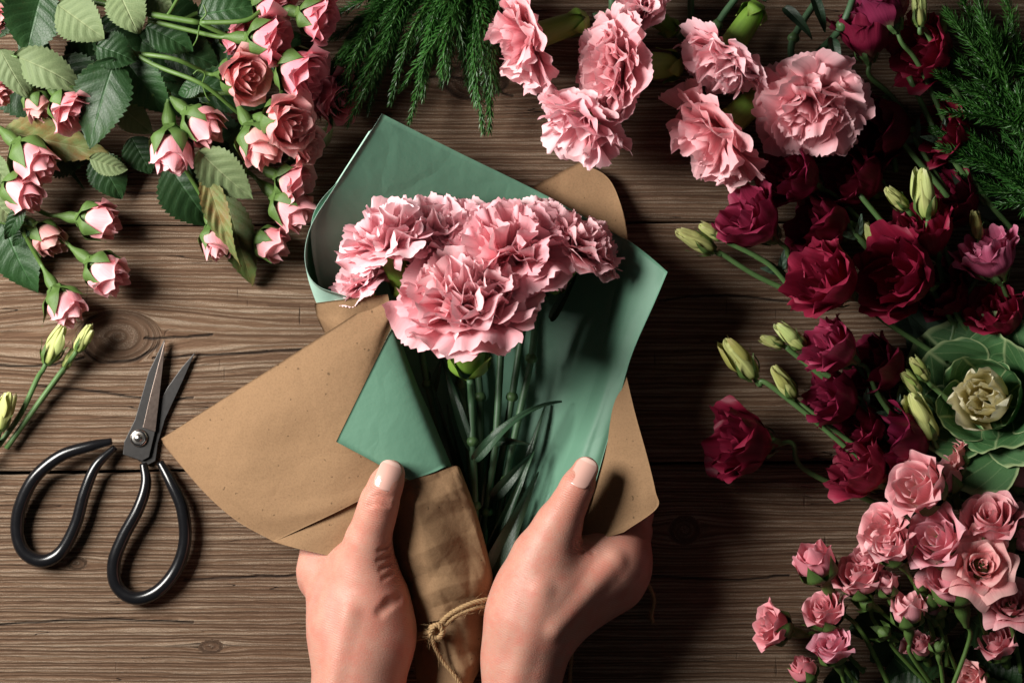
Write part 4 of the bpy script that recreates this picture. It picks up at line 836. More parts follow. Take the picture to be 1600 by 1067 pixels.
# ------------------------------------------------------------------ roses, lower right
RR = [
    ('full pink rose at the top of the lower bunch, its green hip towards the kale', [(1440, 765, 52, 152, 34, 92, 'half', PK, [(1510, 860, 30), (1490, 830, 40)]), (1478, 752, 40, 120, 15, 56, 'bud', PK, [(1520, 820, 28)])], []),
    ('pink rose in half shade below the full top rose, leaning out over the wood', [(1386, 832, 40, 145, 28, 78, 'half', (1, 0.95, 0.95), [(1470, 930, 24)])], []),
    ('pale peach rosebud pressed against the half-shaded rose', [(1396, 858, 52, 125, 30, 66, 'half', PALE, [(1450, 950, 30)])], []),
    ('large pink rose with rolled lip petals in the middle of the lower bunch', [(1470, 848, 56, 148, 36, 90, 'half', (1, 0.98, 1.05), [(1540, 930, 30)])], []),
    ('pink rose with ruffled crown beside the big open rose', [(1546, 818, 56, 105, 36, 88, 'half', PK, [(1570, 930, 30)])], []),
    ('pink rose half cut off at the edge next to the ruffled one', [(1594, 832, 46, 60, 30, 80, 'half', PK, [(1600, 940, 30)])], []),
    ('wide open pink rose with a tight spiral heart facing straight up', [(1532, 884, 68, 95, 72, 112, 'open', SA, [(1540, 990, 30)])], []),
    ('pink rose below the open one, on a hairy upright stem', [(1494, 912, 52, 108, 22, 92, 'half', (1, 0.98, 1.02), [(1482, 1090, 30), (1482, 1020, 36)])], [((1440, 1040, 14), (1380, 1062, 10), 60, {}), ((1478, 965, 30), (1445, 990, 26), 38, {})]),
    ('open pink rose at the edge with dark foliage beneath it', [(1578, 946, 50, 110, 46, 92, 'open', PK, [(1596, 1050, 24), (1580, 1010, 30)])], [((1515, 965, 24), (1560, 1010, 18), 56, {}), ((1590, 1080, 20), (1535, 1040, 16), 60, {})]),
    ('mauve-pink rosebud standing out from the lower bunch on a long straight stem', [(1277, 884, 34, 118, 18, 66, 'bud', DP, [(1392, 1075, 22), (1345, 985, 28)])], []),
    ('shaded pink rose with a rounded green calyx beside it', [(1345, 906, 34, 112, 26, 74, 'half', (0.95, 0.9, 0.92), [(1400, 1010, 20)]), (1386, 916, 40, 110, 16, 40, 'bud', PALE, [(1410, 980, 30)])], []),
    ('slender pale rosebud above a plump green rosehip', [(1418, 958, 44, 98, 18, 54, 'bud', PALE, [(1460, 1075, 24), (1447, 1020, 30)])], [((1430, 975, 22), (1500, 970, 20), 46, {})]),
    ('dusky rose above the mauve torn one', [(1290, 958, 30, 118, 24, 66, 'half', (0.92, 0.82, 0.86), [(1350, 1050, 18)])], []),
    ('rose farthest out on the dark wood, with curling sepals', [(1212, 980, 28, 165, 14, 66, 'half', (0.95, 0.78, 0.82), [(1350, 1080, 18), (1290, 1020, 24)])], []),
    ('mauve rose with loose torn petals low in the bunch', [(1302, 1014, 34, 112, 26, 62, 'half', (0.95, 0.85, 1.0), [(1340, 1090, 18)])], []),
    ('little crimson-pink bud at the bottom beside crossed stems', [(1258, 1050, 24, 125, 12, 44, 'bud', (0.9, 0.7, 0.75), [(1300, 1090, 16)])], []),
    ('pink bud at the bottom edge among dark leaves', [(1525, 1062, 30, 170, 22, 52, 'half', SA, [(1590, 1095, 20)])], []),
    ('coral pink rose tucked under the kale leaves', [(1496, 716, 34, 150, 14, 48, 'half', SA, [(1570, 760, 24)])], []),
    ('rosebud under the kale with its green hip turned out', [(1590, 748, 34, 20, 10, 56, 'bud', PK, [(1560, 820, 24)])], []),
    ('small pink rose nestled between the half-shaded rose and the rounded green bud', [(1362, 872, 28, 130, 22, 56, 'half', (0.95, 0.9, 0.92), [(1440, 980, 18)])], []),
    ('little pink rose low between the big open rose and the slender bud', [(1462, 946, 34, 110, 20, 48, 'bud', PK, [(1480, 1040, 20)])], []),
    ('half-hidden pink rose below the edge rose', [(1560, 1010, 26, 120, 24, 60, 'half', (0.95, 0.88, 0.9), [(1600, 1080, 16)])], []),
    ('shaded pink rose low behind the hairy stem', [(1440, 1010, 22, 115, 22, 52, 'half', (0.9, 0.82, 0.85), [(1480, 1090, 14)])], []),
    ('tiny closed pink bud between the middle and the slender rose', [(1442, 912, 40, 100, 14, 30, 'bud', PK, [(1460, 1000, 28)])], [])]
for lb, bl, lv in RR: rose(lb, [(*b[:5], b[5] * 0.92, *b[6:]) for b in bl], lv)
for i, (cx, cy, z, d, L, st, lb) in enumerate([
        (1376, 986, 34, 150, 36, [(1395, 1010, 28), (1450, 1070, 20)], 'smooth green rose bud with pointed tip beside the slender rosebud'), (1452, 934, 38, 105, 50, [(1470, 985, 30), (1500, 1060, 20)], 'plump dark green rose bud under the middle rose'),
        (1466, 1006, 36, 95, 34, [(1470, 1040, 30), (1475, 1080, 24)], 'shiny round green hip next to the hairy stem'), (1348, 938, 36, 150, 40, [(1370, 950, 30), (1420, 990, 24)], 'rounded green bud in front of the shaded rose')]):
    r = thing('rosehip_bud', P(cx, cy, 0), lb, 'bud'); var = dict(core=RV['bud'][0]['core'], pet=[], sep=RV['bud'][i % 4]['sep'])
    org, ax = head(r, var, 'bud', (cx, cy, z), d, 10, pxs(L, z), PK); stem(r, [org - ax * pxs(L) * 0.3] + [P(*p) for p in st], 0.0012, 0.0014, M_STEM)
for b, t, w, lb in [((1560, 1000, 14), (1480, 1050, 8), 80, 'dark leaf on the wood behind the hairy rose stem'), ((1420, 1000, 12), (1360, 1030, 8), 60, 'dark leaf on the wood under the slender rosebud'), ((1600, 980, 12), (1560, 1060, 8), 80, 'dark leaf under the edge rose'), ((1440, 1060, 10), (1370, 1090, 8), 60, 'serrated leaf at the bottom by the long straight stem'), ((1520, 1000, 12), (1520, 1075, 10), 70, 'dark leaf between the two rose stems at the bottom'), ((1400, 960, 10), (1330, 985, 8), 60, 'dark leaf on the wood under the dusky rose'), ((1480, 1040, 16), (1400, 1020, 14), 56, 'glossy serrated leaf crossing the slender stems'), ((1560, 900, 14), (1610, 880, 14), 70, 'dark leaf beneath the big open rose'), ((1500, 780, 12), (1560, 770, 14), 64, 'dark leaf beneath the kale beside the ruffled rose'), ((1340, 1040, 12), (1290, 1070, 10), 50, 'small dark leaf at the bottom under the mauve rose')]:
    r = thing('rose_leaf', P(*b), lb, 'leaf'); leaf(r, b, t, w, name='leaf_blade'); stem(r, [P(b[0] + 14, b[1] + 4, b[2] + 2), P(b[0] + 5, b[1] + 2, b[2] + 1), P(*b)], 0.0007, 0.0006, M_STEM, 'leaf_stalk')
# ------------------------------------------------------------------ carnations
def carnation(label, cx, cy, z, d, tilt, rpx, st, vi, tint=PK, leaves=(), group=None):
    r = thing('carnation', P(cx, cy, 0), label, 'carnation', group); size = pxs(rpx * 1.17, z)
    org, ax = head(r, CV[vi % len(CV)], 'flower_head', (cx, cy, z), d, tilt, size, tint, cen=0.42, sep='bract')
    e = org - ax * size * 0.90
    stem(r, [e, e - ax * size * 0.35] + [P(*p) for p in st], 0.0023, 0.0021, M_CSTEM, nseg=10)
    for b, t, w, kw in leaves: leaf(r, b, t, w, mats=(M_CLEAF, M_CLEAF), serr=0, shape=0.5, fold=0.5, puck=0, **kw)
    # swollen joints on the stem
    for k, p in enumerate(st[:-1]):
        v, f, uv = lathe([(0.4, -1.2), (1.15, -0.5), (1.3, 0), (1.1, 0.6), (0.4, 1.2)], 10)
        obj('stem_node', mesh('stem_node', v * 0.0030, f, M_CSTEM, uv=uv), r, Matrix.Translation(P(*p) - r.location) @ frame(axis_of(85, 0)), (1.3, 1.2, 0.9))
    return r
CG = None
carnation('largest pink carnation of the bouquet, in front, its green calyx showing', 728, 468, 80, 92, 40, 108, [(738, 690, 36), (742, 790, 30), (742, 960, 24)], 0,
          leaves=[((738, 705, 36), (690, 560, 26), 16, dict(bend=0.5)), ((740, 720, 36), (840, 600, 40), 18, dict(bend=0.9, twist=1.0))])
carnation('pink carnation in the middle of the bouquet, right behind the front one', 800, 388, 66, 82, 52, 92, [(775, 680, 26), (760, 800, 22), (748, 960, 20)], 1, (1, 0.94, 0.96),
          [((775, 690, 28), (812, 680, 42), 14, dict(bend=1.4, twist=0.8)), ((768, 780, 24), (830, 710, 30), 20, dict(bend=0.5))])
carnation('pink carnation with broad smooth petals by the rolled green edge of the bouquet', 600, 372, 66, 112, 26, 76, [(668, 600, 24), (720, 800, 20), (740, 960, 18)], 2, PALE, [((672, 620, 22), (690, 560, 26), 14, dict(bend=0.6))])
carnation('small carnation half tucked behind the kraft flap point', 562, 438, 52, 118, 30, 46, [(660, 640, 18), (715, 800, 16), (736, 960, 16)], 3, PALE)
carnation('carnation rising behind the broad-petalled one in the bouquet', 668, 362, 50, 95, 38, 66, [(720, 600, 16), (740, 800, 15), (742, 960, 14)], 4, PALE)
carnation('carnation against the green lapel at the bouquet edge', 912, 384, 54, 52, 22, 66, [(830, 560, 26), (790, 750, 20), (755, 960, 18)], 5, PK, [((860, 500, 26), (900, 430, 36), 14, dict(bend=0.5))])
carnation('carnation at the back of the bouquet, its fringe standing against the green', 728, 362, 44, 92, 40, 66, [(750, 620, 14), (750, 800, 14), (745, 960, 13)], 1, PALE)
carnation('back carnation between the middle one and the lapel', 850, 362, 44, 76, 40, 66, [(800, 620, 18), (770, 800, 16), (750, 960, 15)], 3, PALE)
carnation('tall pink carnation with its green calyx towards the spruce-like foliage and petals spread sideways', 822, 62, 52, 200, 10, 74, [(960, -20, 40), (1000, -60, 40)], 4)
carnation('lowest carnation of the upper bunch, drooping over the brown kraft corner', 908, 196, 48, -122, 14, 76, [(985, 40, 30), (1010, -40, 30)], 2, PALE)
carnation('upright oval carnation seen from the side with calyx beside it', 958, 104, 60, 184, 22, 84, [(1120, 40, 36), (1180, -40, 36)], 0)
carnation('carnation cut off at the top between two others', 1000, 10, 40, 150, 30, 56, [(1080, -40, 36)], 5, PALE)
carnation('carnation with a big glossy green calyx in the upper bunch', 1130, 92, 60, -124, 6, 74, [(1212, -20, 52), (1240, -60, 50)], 1, PALE)
carnation('carnation in side view lying under the others, over dark wood', 1118, 212, 44, -138, 8, 84, [(1240, 60, 26), (1290, -20, 26)], 4, (1, 0.97, 0.97))
carnation('broad frilled carnation facing up with one pale petal stretched out', 1266, 168, 58, -105, 52, 84, [(1316, 40, 40), (1345, -40, 40)], 3, PK, [((1225, 12, 40), (1270, 58, 44), 16, dict(bend=0.9)), ((1300, 60, 44), (1310, 118, 48), 18, dict(bend=0.4)), ((1270, -10, 36), (1290, 50, 30), 16, dict(bend=0.4))])
for b, t, w, z in [((748, 900), (832, 712), 18, 32), ((752, 920), (815, 780), 18, 26), ((735, 820), (672, 590), 18, 26), ((745, 860), (700, 640), 16, 22), ((745, 880), (780, 640), 16, 20), ((760, 900), (850, 640), 16, 16), ((750, 930), (838, 745), 34, 34)]:
    r = thing('carnation_leaf', P(*b, 10), {832: 'curved blue-green blade leaning on the green lapel in the bouquet', 815: 'dark narrow leaf beside the right thumb inside the wrap', 672: 'thin dark leaf along the green left lapel', 700: 'thin dark leaf behind the front carnation stem', 780: 'thin dark leaf between the bouquet stems', 850: 'thin leaf in deep shade on the green paper', 838: 'broad dotted blue-green leaf near the right thumb'}[t[0]], 'leaf')
    leaf(r, (*b, z - 6), (*t, z + 6), w, mats=(M_CLEAF, M_CLEAF), serr=0, shape=0.5, fold=0.5, puck=0, bend=0.3, name='leaf_blade')
# ------------------------------------------------------------------ lisianthus
def lisi(label, cx, cy, z, d, tilt, w, st, vi, tint=PK, leaves=()):
    r = thing('lisianthus', P(cx, cy, 0), label, 'lisianthus'); size = pxs(w, z) / 1.12
    org, ax = head(r, LV[vi % len(LV)], 'bloom', (cx, cy, z), d, tilt, size * 1.14, tint, cen=0.5)
    e = org - ax * size * 0.08
    stem(r, [e, e - ax * size * 0.25] + [P(*p) for p in st], 0.0014, 0.0019, M_LSTEM)
    for b, t, ww, kw in leaves: leaf(r, b, t, ww, mats=(M_LLEAF, M_LLEAF), serr=0, puck=0.01, **kw)
    return r
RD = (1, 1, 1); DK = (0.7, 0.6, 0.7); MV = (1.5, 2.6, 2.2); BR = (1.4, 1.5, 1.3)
lisi('dusky pink lisianthus with ruffled rim beside two closed green buds', 1180, 346, 38, 142, 22, 92, [(1236, 405, 24), (1290, 470, 18)], 0, (1.35, 2.2, 1.8))
lisi('dark crimson lisianthus directly under the frilled carnation', 1242, 278, 36, 160, 24, 92, [(1330, 330, 20), (1400, 400, 16)], 1, (1.0, 1.2, 1.2))
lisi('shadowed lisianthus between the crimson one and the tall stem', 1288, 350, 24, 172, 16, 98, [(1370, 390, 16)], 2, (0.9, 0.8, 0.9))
lisi('bright wine-red lisianthus with wide smooth petals over the light wood', 1294, 440, 46, 152, 30, 110, [(1380, 500, 30), (1480, 565, 24)], 3, BR)
lisi('wine-red lisianthus with a crinkled face next to the bright one', 1414, 432, 48, 168, 36, 118, [(1500, 500, 28), (1560, 570, 20)], 4, (1.15, 1.0, 1.0), [((1410, 470, 12), (1440, 520, 10), 60, {})])
lisi('crimson lisianthus beneath the tallest green bud', 1448, 366, 36, 118, 26, 88, [(1490, 440, 22)], 0, BR)
lisi('pale mauve-pink lisianthus bell with serrated rim close to the edge', 1548, 404, 44, 118, 16, 84, [(1584, 462, 34), (1610, 520, 24)], 1, (2.7, 13.0, 6.5))
lisi('wine-red lisianthus just above the kale', 1562, 492, 36, 132, 30, 84, [(1600, 560, 20)], 2, BR)
lisi('rose-red lisianthus bell with frilled rim among the green buds', 1304, 546, 42, 150, 18, 84, [(1380, 630, 30), (1470, 740, 20)], 3, (1.6, 2.8, 2.2))
lisi('dim lisianthus behind the crossing stems under the rose-red bell', 1308, 624, 28, 165, 16, 88, [(1400, 680, 20), (1480, 760, 16)], 4, (0.95, 1.1, 1.1))
lisi('dark purple-red lisianthus wedged under the kale', 1412, 690, 26, 176, 14, 104, [(1500, 740, 18)], 0, (1.0, 1.1, 1.3))
lisi('almost black-red lisianthus alone on the dark wood, farthest from the bunch', 1164, 690, 32, 176, 18, 104, [(1260, 735, 14), (1400, 800, 10)], 2, (0.9, 0.8, 0.8))
lisi('mauve lisianthus between its stem crossing and the full pink rose', 1348, 736, 30, 150, 14, 88, [(1420, 790, 20)], 1, (1.5, 2.4, 1.6))
lisi('dusky mauve lisianthus reaching out of the top edge', 1384, 12, 46, 118, 12, 80, [(1440, 110, 34), (1520, 280, 28), (1600, 380, 24)], 3, (1.2, 2.6, 2.2))
lisi('folded dark lisianthus under the mauve one at the top', 1352, 56, 32, 100, 14, 82, [(1400, 160, 22), (1460, 260, 18)], 4, (1.0, 1.2, 1.2))
lisi('crimson lisianthus behind needle tips near the top', 1452, 84, 26, 170, 28, 96, [(1540, 130, 14)], 0, BR)
lisi('crimson lisianthus half covered by the needle branch', 1482, 212, 24, 165, 28, 84, [(1560, 260, 14)], 1, BR)
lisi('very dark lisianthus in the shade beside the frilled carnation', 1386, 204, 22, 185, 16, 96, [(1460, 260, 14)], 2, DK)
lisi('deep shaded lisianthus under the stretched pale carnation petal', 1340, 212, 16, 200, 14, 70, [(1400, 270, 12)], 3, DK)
lisi('shaded crimson lisianthus between the frilled carnation and the short frayed bud', 1340, 282, 20, 160, 20, 92, [(1420, 340, 14)], 4, (1.0, 1.0, 1.0))
lisi('dark lisianthus under the tallest bud, mostly covered by stems', 1495, 318, 18, 150, 22, 88, [(1560, 380, 12)], 1, (0.9, 0.9, 1.0))
lisi('dark wine lisianthus deep between the rose-red bell and the kale buds', 1378, 575, 20, 160, 20, 84, [(1460, 640, 14)], 0, (0.9, 0.9, 1.0))
lisi('shaded wine lisianthus under the crinkled one beside its grey leaf', 1482, 462, 20, 150, 24, 86, [(1540, 530, 12)], 3, (1.0, 1.0, 1.0))
lisi('dim wine lisianthus above the mauve one beside the crossing stems', 1352, 672, 18, 165, 18, 84, [(1430, 730, 12)], 2, (0.95, 1.0, 1.0))
YL = (1, 1, 1)
for k, (cx, cy, z, d, L, tint, st, lb) in enumerate([
        (1086, 376, 22, 152, 68, YL, [(1125, 395, 18), (1180, 430, 16), (1240, 458, 14)], 'long closed green bud lying on the bare wood beside its smaller twin'),
        (1110, 362, 26, 150, 42, YL, [(1140, 380, 20), (1200, 412, 18), (1240, 456, 14)], 'smaller green bud resting behind the long closed one'),
        (1156, 560, 28, 128, 78, (0.8, 0.75, 0.55), [(1200, 600, 26), (1300, 680, 24), (1420, 790, 20)], 'largest yellow-green bud in shade, stem running to the roses'),
        (1206, 534, 26, 160, 40, YL, [(1235, 548, 24), (1300, 600, 20)], 'small green bud beside the frilly pale one'),
        (1236, 524, 34, 140, 58, PALE, [(1270, 570, 28), (1340, 620, 24), (1470, 740, 18)], 'frilly pale green bud tip touching the rose-red lisianthus'),
        (1224, 597, 26, 126, 62, (0.9, 0.85, 0.7), [(1262, 640, 24), (1340, 700, 22), (1420, 770, 18)], 'twisted green bud just below the frilly pair'),
        (1400, 310, 42, 136, 48, YL, [(1432, 345, 34), (1460, 390, 28), (1480, 470, 22)], 'short frayed green bud next to the tallest one'),
        (1446, 302, 48, 98, 78, PALE, [(1464, 360, 38), (1490, 430, 28), (1490, 500, 22)], 'tallest pale green bud with two torn points'),
        (1358, 366, 30, 112, 40, YL, [(1372, 395, 24), (1400, 450, 18)], 'thin green bud between dark lisianthus stems'),
        (1436, 14, 50, 96, 54, PALE, [(1448, 50, 42), (1480, 120, 34), (1530, 200, 28)], 'pale green bud at the top edge above the needle branch'),
        (1472, 40, 38, 95, 34, (0.5, 0.6, 0.5), [(1478, 70, 32), (1500, 130, 26)], 'small dark green bud between stems at the top'),
        (1436, 576, 40, 128, 46, (0.8, 0.95, 0.7), [(1465, 610, 34), (1520, 660, 28)], 'green bud above its twin beside the kale'),
        (1424, 598, 34, 132, 44, (0.8, 0.95, 0.7), [(1455, 630, 30), (1510, 680, 24)], 'green bud below its twin beside the kale'),
        (1440, 650, 38, 118, 82, (1.25, 1.25, 1.25), [(1475, 700, 30), (1530, 760, 24)], 'creamy half-open bud with dry petals touching the kale'),
        (1526, 352, 36, 100, 44, (1.0, 0.95, 0.8), [(1540, 390, 30), (1570, 450, 24)], 'yellowish bud behind the mauve-pink bell'),
        (86, 538, 20, 62, 66, PALE, [(58, 592, 12), (30, 650, 9), (-20, 720, 8)], 'plump pale green bud on the lit wood above the scissors'),
        (131, 528, 20, 58, 48, YL, [(100, 575, 13), (60, 630, 9), (10, 700, 7)], 'slim green bud beside the knot in the wood'),
        (108, 560, 14, 62, 34, (0.85, 0.95, 0.75), [(92, 588, 10), (62, 628, 7)], 'tiny green side bud between the two by the knot'),
        (8, 642, 18, 72, 62, (1.15, 1.15, 1.15), [(-10, 700, 10), (-40, 760, 8)], 'pale bud cut off at the edge beside the scissors'),
        (1374, 168, 24, 118, 30, (0.7, 0.8, 0.6), [(1400, 200, 20), (1440, 230, 18)], 'little green bud on a side shoot beside the very dark lisianthus')]):
    r = thing('lisianthus_bud', P(cx, cy, 0), lb, 'flower bud'); var = GB[k % 5]; size = pxs(L, z)
    org, ax = head(r, var, 'bud', (cx, cy, z), d, 12, size, tint, cen=0.5, petal='bud_petal')
    stem(r, [org + ax * size * 0.03, org - ax * size * 0.2] + [P(*p) for p in st], 0.0015, 0.0018, M_LSTEM)
for b, t, w, lb in [((1490, 560, 10), (1400, 470, 14), 60, 'broad grey-green leaf under the crinkled wine-red lisianthus'), ((1560, 340, 14), (1520, 280, 26), 44, 'grey-green leaf curled beneath the needle branch'), ((1500, 600, 8), (1420, 530, 10), 70, 'dim green leaf on the wood beside the kale'), ((1390, 400, 14), (1420, 320, 22), 34, 'grey-green leaf standing behind the short frayed bud'), ((1540, 310, 10), (1480, 240, 20), 50, 'grey-green leaf among the stems below the needles')]:
    r = thing('lisianthus_leaf', P(*b), lb, 'leaf'); leaf(r, b, t, w, mats=(M_LLEAF, M_LLEAF), serr=0, puck=0.01, fold=0.1, name='leaf_blade')
# bare lisianthus stems running through the dark bunch
for k, (pts, lb) in enumerate([(((1310, 110, 24), (1380, 190, 26), (1450, 270, 24), (1540, 380, 20)), 'bare green stem slanting past the frilled carnation'), (((1380, 150, 20), (1430, 220, 22), (1480, 300, 20), (1560, 400, 16)), 'bare green stem beside the slanting one under the needles'),
                               (((1290, 320, 30), (1340, 370, 30), (1390, 430, 24)), 'short bright stem lying across the shadowed lisianthus'), (((1330, 560, 20), (1400, 650, 24), (1470, 760, 22)), 'stem crossing towards the full pink rose'), (((1350, 650, 26), (1410, 710, 26), (1450, 780, 24)), 'stem parallel to the crossing one over the purple-red lisianthus'),
                               (((1340, 300, 34), (1420, 400, 30), (1500, 520, 24)), 'long stem passing under the tallest green bud'), (((1270, 560, 30), (1350, 640, 28), (1440, 740, 24)), 'thin stem slanting below the frilly green bud'), (((1180, 400, 12), (1220, 425, 12), (1260, 470, 12)), 'short thin stem on the bare wood by the dusky pink lisianthus'), (((1420, 120, 30), (1470, 220, 28), (1540, 320, 24)), 'stem running down from the pale top bud under the needles'), (((1530, 430, 28), (1500, 480, 26), (1480, 560, 22)), 'stem dropping from the mauve-pink bell towards the kale')]):
    r = thing('leafy_shoot', P(*pts[0][:2], 0), lb, 'stem'); stem(r, [P(*p) for p in pts], 0.0018, 0.002, M_LSTEM)
    q = pts[1]; leaf(r, q, (q[0] + 6, q[1] - 34, q[2] + 6), 12, mats=(M_LLEAF, M_LLEAF), serr=0, puck=0.0, shape=0.6); leaf(r, q, (q[0] - 30, q[1] - 6, q[2] + 6), 12, mats=(M_LLEAF, M_LLEAF), serr=0, puck=0.0, shape=0.6)
# ------------------------------------------------------------------ ornamental kale
def kale():
    pet = []; hp = []
    for i in range(11): hp.append(rose_petal(i * GA, 1.2, 0.05 + 0.032 * i, 0.90 + 0.004 * i, 0.01 + 0.005 * i, 0.02, 0.45 - 0.03 * i, 900 + i, wavy=0.05, nu=31, nv=14))
    for i in range(4): pet.append(rose_petal(i * 1.57 + 0.3, 1.0, 0.42 + 0.025 * i, 0.70, 0.02 + 0.03 * i, 0.02, 0, 940 + i, wavy=0.018, nu=31, nv=16))
    for i in range(5): pet.append(rose_petal(i * 1.2566 + 0.1, 0.88, 0.54 + 0.02 * i, 0.64, 0.20 + 0.04 * i, 0.02, 0, 960 + i, wavy=0.02, nu=31, nv=16))
    for i in range(6): pet.append(rose_petal(i * 1.047 + 0.6, 0.80, 0.58 + 0.02 * i, 0.52, 0.46 + 0.03 * i, 0.02, 0, 980 + i, wavy=0.02, nu=31, nv=16))
    r = thing('ornamental_kale', P(1552, 625, 0), 'ornamental kale rosette with white-veined green leaves and a cream heart', 'kale')
    ax = axis_of(165, 60); size = 0.046; M = Matrix.Translation(P(1556, 628, 22) - r.location) @ frame(ax, 0.4) @ Matrix.Scale(size, 4)
    v, f, uv = lathe([(0.10, -0.5), (0.14, -0.2), (0.2, 0), (0.25, 0.12), (0.001, 0.3)], 14); b = obj('rosette_core', mesh('rosette_core', v, f, M_SEPAL, uv=uv), r, M, (1, 1, 1))
    for p in hp: obj('heart_leaf', mesh('heart_leaf', p[0], p[1], M_KHEART, uv=p[2]), b, None, (1, 1, 1))
    for p in pet: obj('outer_leaf', mesh('outer_leaf', p[0], p[1], M_KALE, uv=p[2]), b, None, (1, 1, 1))
kale()
# ------------------------------------------------------------------ needle-leaved branches
def needles(pts, ln, dens, seed, origin):
    rng = np.random.RandomState(seed); p = crom([tuple(P(*q)) for q in pts], 60); seg = np.linalg.norm(np.diff(p, axis=0), axis=1); L = seg.sum(); n = int(L * 1000 * dens)
    s = np.linspace(0.02, 1, n) * 59; i = np.minimum(s.astype(int), 58); fr = (s - i)[:, None]; b = p[i] * (1 - fr) + p[i + 1] * fr
    t = p[np.minimum(i + 1, 59)] - p[i]; t /= np.linalg.norm(t, axis=1)[:, None]; x = np.cross(t, [0.1, 0.2, 0.97]); x /= np.linalg.norm(x, axis=1)[:, None]; y = np.cross(t, x)
    th = np.arange(n) * GA + rng.rand(n) * 0.6; rad = np.cos(th)[:, None] * x + np.sin(th)[:, None] * y; side = np.cross(t, rad)
    an = np.radians(58 + 14 * rng.randn(n))[:, None] * (1 - 0.45 * (s / 59)[:, None] ** 3); l = (ln * (0.8 + 0.4 * rng.rand(n)) * (1 - 0.35 * (s / 59) ** 4))[:, None]
    d1 = np.cos(an) * t + np.sin(an) * rad; d2 = np.cos(an * 0.55) * t + np.sin(an * 0.55) * rad; w = 0.00052
    m = b + d1 * l * 0.55; e = m + d2 * l * 0.45
    v = np.stack([b - side * w * 0.6, b + side * w * 0.6, m + side * w, m - side * w, e + side * w * 0.15, e - side * w * 0.15, m - rad * 0 + np.cross(d1, side) * w * 0.7], 1)
    k = np.arange(n)[:, None] * 7
    f = np.concatenate([k + [0, 1, 2, 6], k + [0, 6, 3, 3], k + [3, 6, 5, 5], k + [6, 2, 4, 5]])
    q = f[(f[:, 2] != f[:, 3])]; tr = f[(f[:, 2] == f[:, 3])][:, :3]
    me = bpy.data.meshes.new('needles'); me.from_pydata((v.reshape(-1, 3) - np.array(origin)).tolist(), [], q.tolist() + tr.tolist()); me.materials.append(M_NEEDLE); me.update()
    return me
def branch(label, main, twigs, seed, ln=0.0062, tint=(1, 1, 1), dens=2.5):
    r = thing('needle_branch', P(main[0][0], main[0][1], 0), label, 'foliage'); rg = random.Random(seed)
    for k, pts in enumerate([main] + twigs):
        tw = stem(r, [P(*p) for p in pts], 0.0012 if k else 0.0018, 0.0006, M_NEEDLE, 'twig' if k else 'main_stem', 6); tw.color = (0.9, 0.9, 0.6, 1)
        g = rg.uniform(0.7, 1.25); me = needles(pts, ln * rg.uniform(1.0, 1.4), dens, seed * 31 + k, r.location)
        o = obj('needles', me, tw, None, tuple(g * c for c in tint)); tag(o, kind='stuff')
    return r
def fan(x0, y0, z0, tips, rg, mid=0.5, zt=18):
    out = []
    for (x, y) in tips:
        bx, by = x0 + rg.uniform(-26, 26), y0 + rg.uniform(-18, 18); mx, my = bx + (x - bx) * mid + rg.uniform(-14, 14), by + (y - by) * mid - 10
        out.append([(bx, by, z0 + rg.uniform(-8, 6)), (mx, my, z0 + rg.uniform(-8, 8)), (x, y, zt + rg.uniform(-6, 14))])
    return out
rg = random.Random(3)
branch('dark needle-leaved branch drooping beside the roses, tips over the green paper corner', [(640, -40, 36), (600, 60, 40), (545, 160, 30)],
       fan(640, -30, 36, [(490, 175), (515, 195), (545, 192), (570, 150), (500, 130), (545, 60), (590, 130), (520, 100), (560, 30), (545, 105), (600, 60), (575, 175), (530, 20), (575, 90), (505, 155), (530, 145), (560, 120), (520, 60), (590, 20), (555, 80), (610, 100), (535, 170)], rg), 5)
branch('needle-leaved branch hanging straight down, its tips over bare wood', [(710, -40, 40), (700, 40, 44), (690, 115, 38)],
       fan(710, -30, 40, [(640, 190), (700, 120), (742, 160), (680, 75), (690, 130), (655, 120), (720, 90), (640, 90), (740, 60), (665, 40), (620, 30), (730, 130), (625, 140), (610, 160), (675, 100), (650, 60), (700, 50), (640, 20), (630, 70), (715, 60), (660, 150)], rg), 6, tint=(1.05, 1.1, 1.0))
branch('needle-leaved branch nearest the carnations with one long hanging tip', [(765, -40, 36), (768, 60, 38), (765, 205, 26)],
       fan(762, -30, 36, [(755, 205), (778, 140), (745, 100), (782, 80), (765, 180), (750, 50), (775, 30), (735, 90), (770, 100), (760, 120), (730, 40), (785, 50)], rg), 7, ln=0.007, tint=(0.95, 1.0, 0.95))
branch('bright green needle branch above the crimson lisianthus, upright with long needles', [(1560, 120, 48), (1545, 60, 52), (1520, -30, 50)],
       fan(1565, 125, 46, [(1480, 20), (1495, -20), (1560, -30), (1530, 20), (1545, 60), (1515, 45), (1575, 40)], rg, zt=46), 8, ln=0.0075, tint=(1.35, 1.3, 1.2))
branch('dense needle branch sweeping over the crimson lisianthus', [(1630, 220, 44), (1560, 170, 46), (1470, 110, 40)],
       fan(1620, 210, 42, [(1470, 70), (1462, 115), (1465, 150), (1475, 175), (1500, 100), (1510, 140), (1530, 110), (1545, 150), (1560, 90), (1590, 60), (1600, 110), (1575, 130), (1520, 175), (1490, 130), (1540, 190), (1560, 60), (1500, 160), (1555, 120)], rg, zt=36), 9, tint=(1.15, 1.2, 1.05))
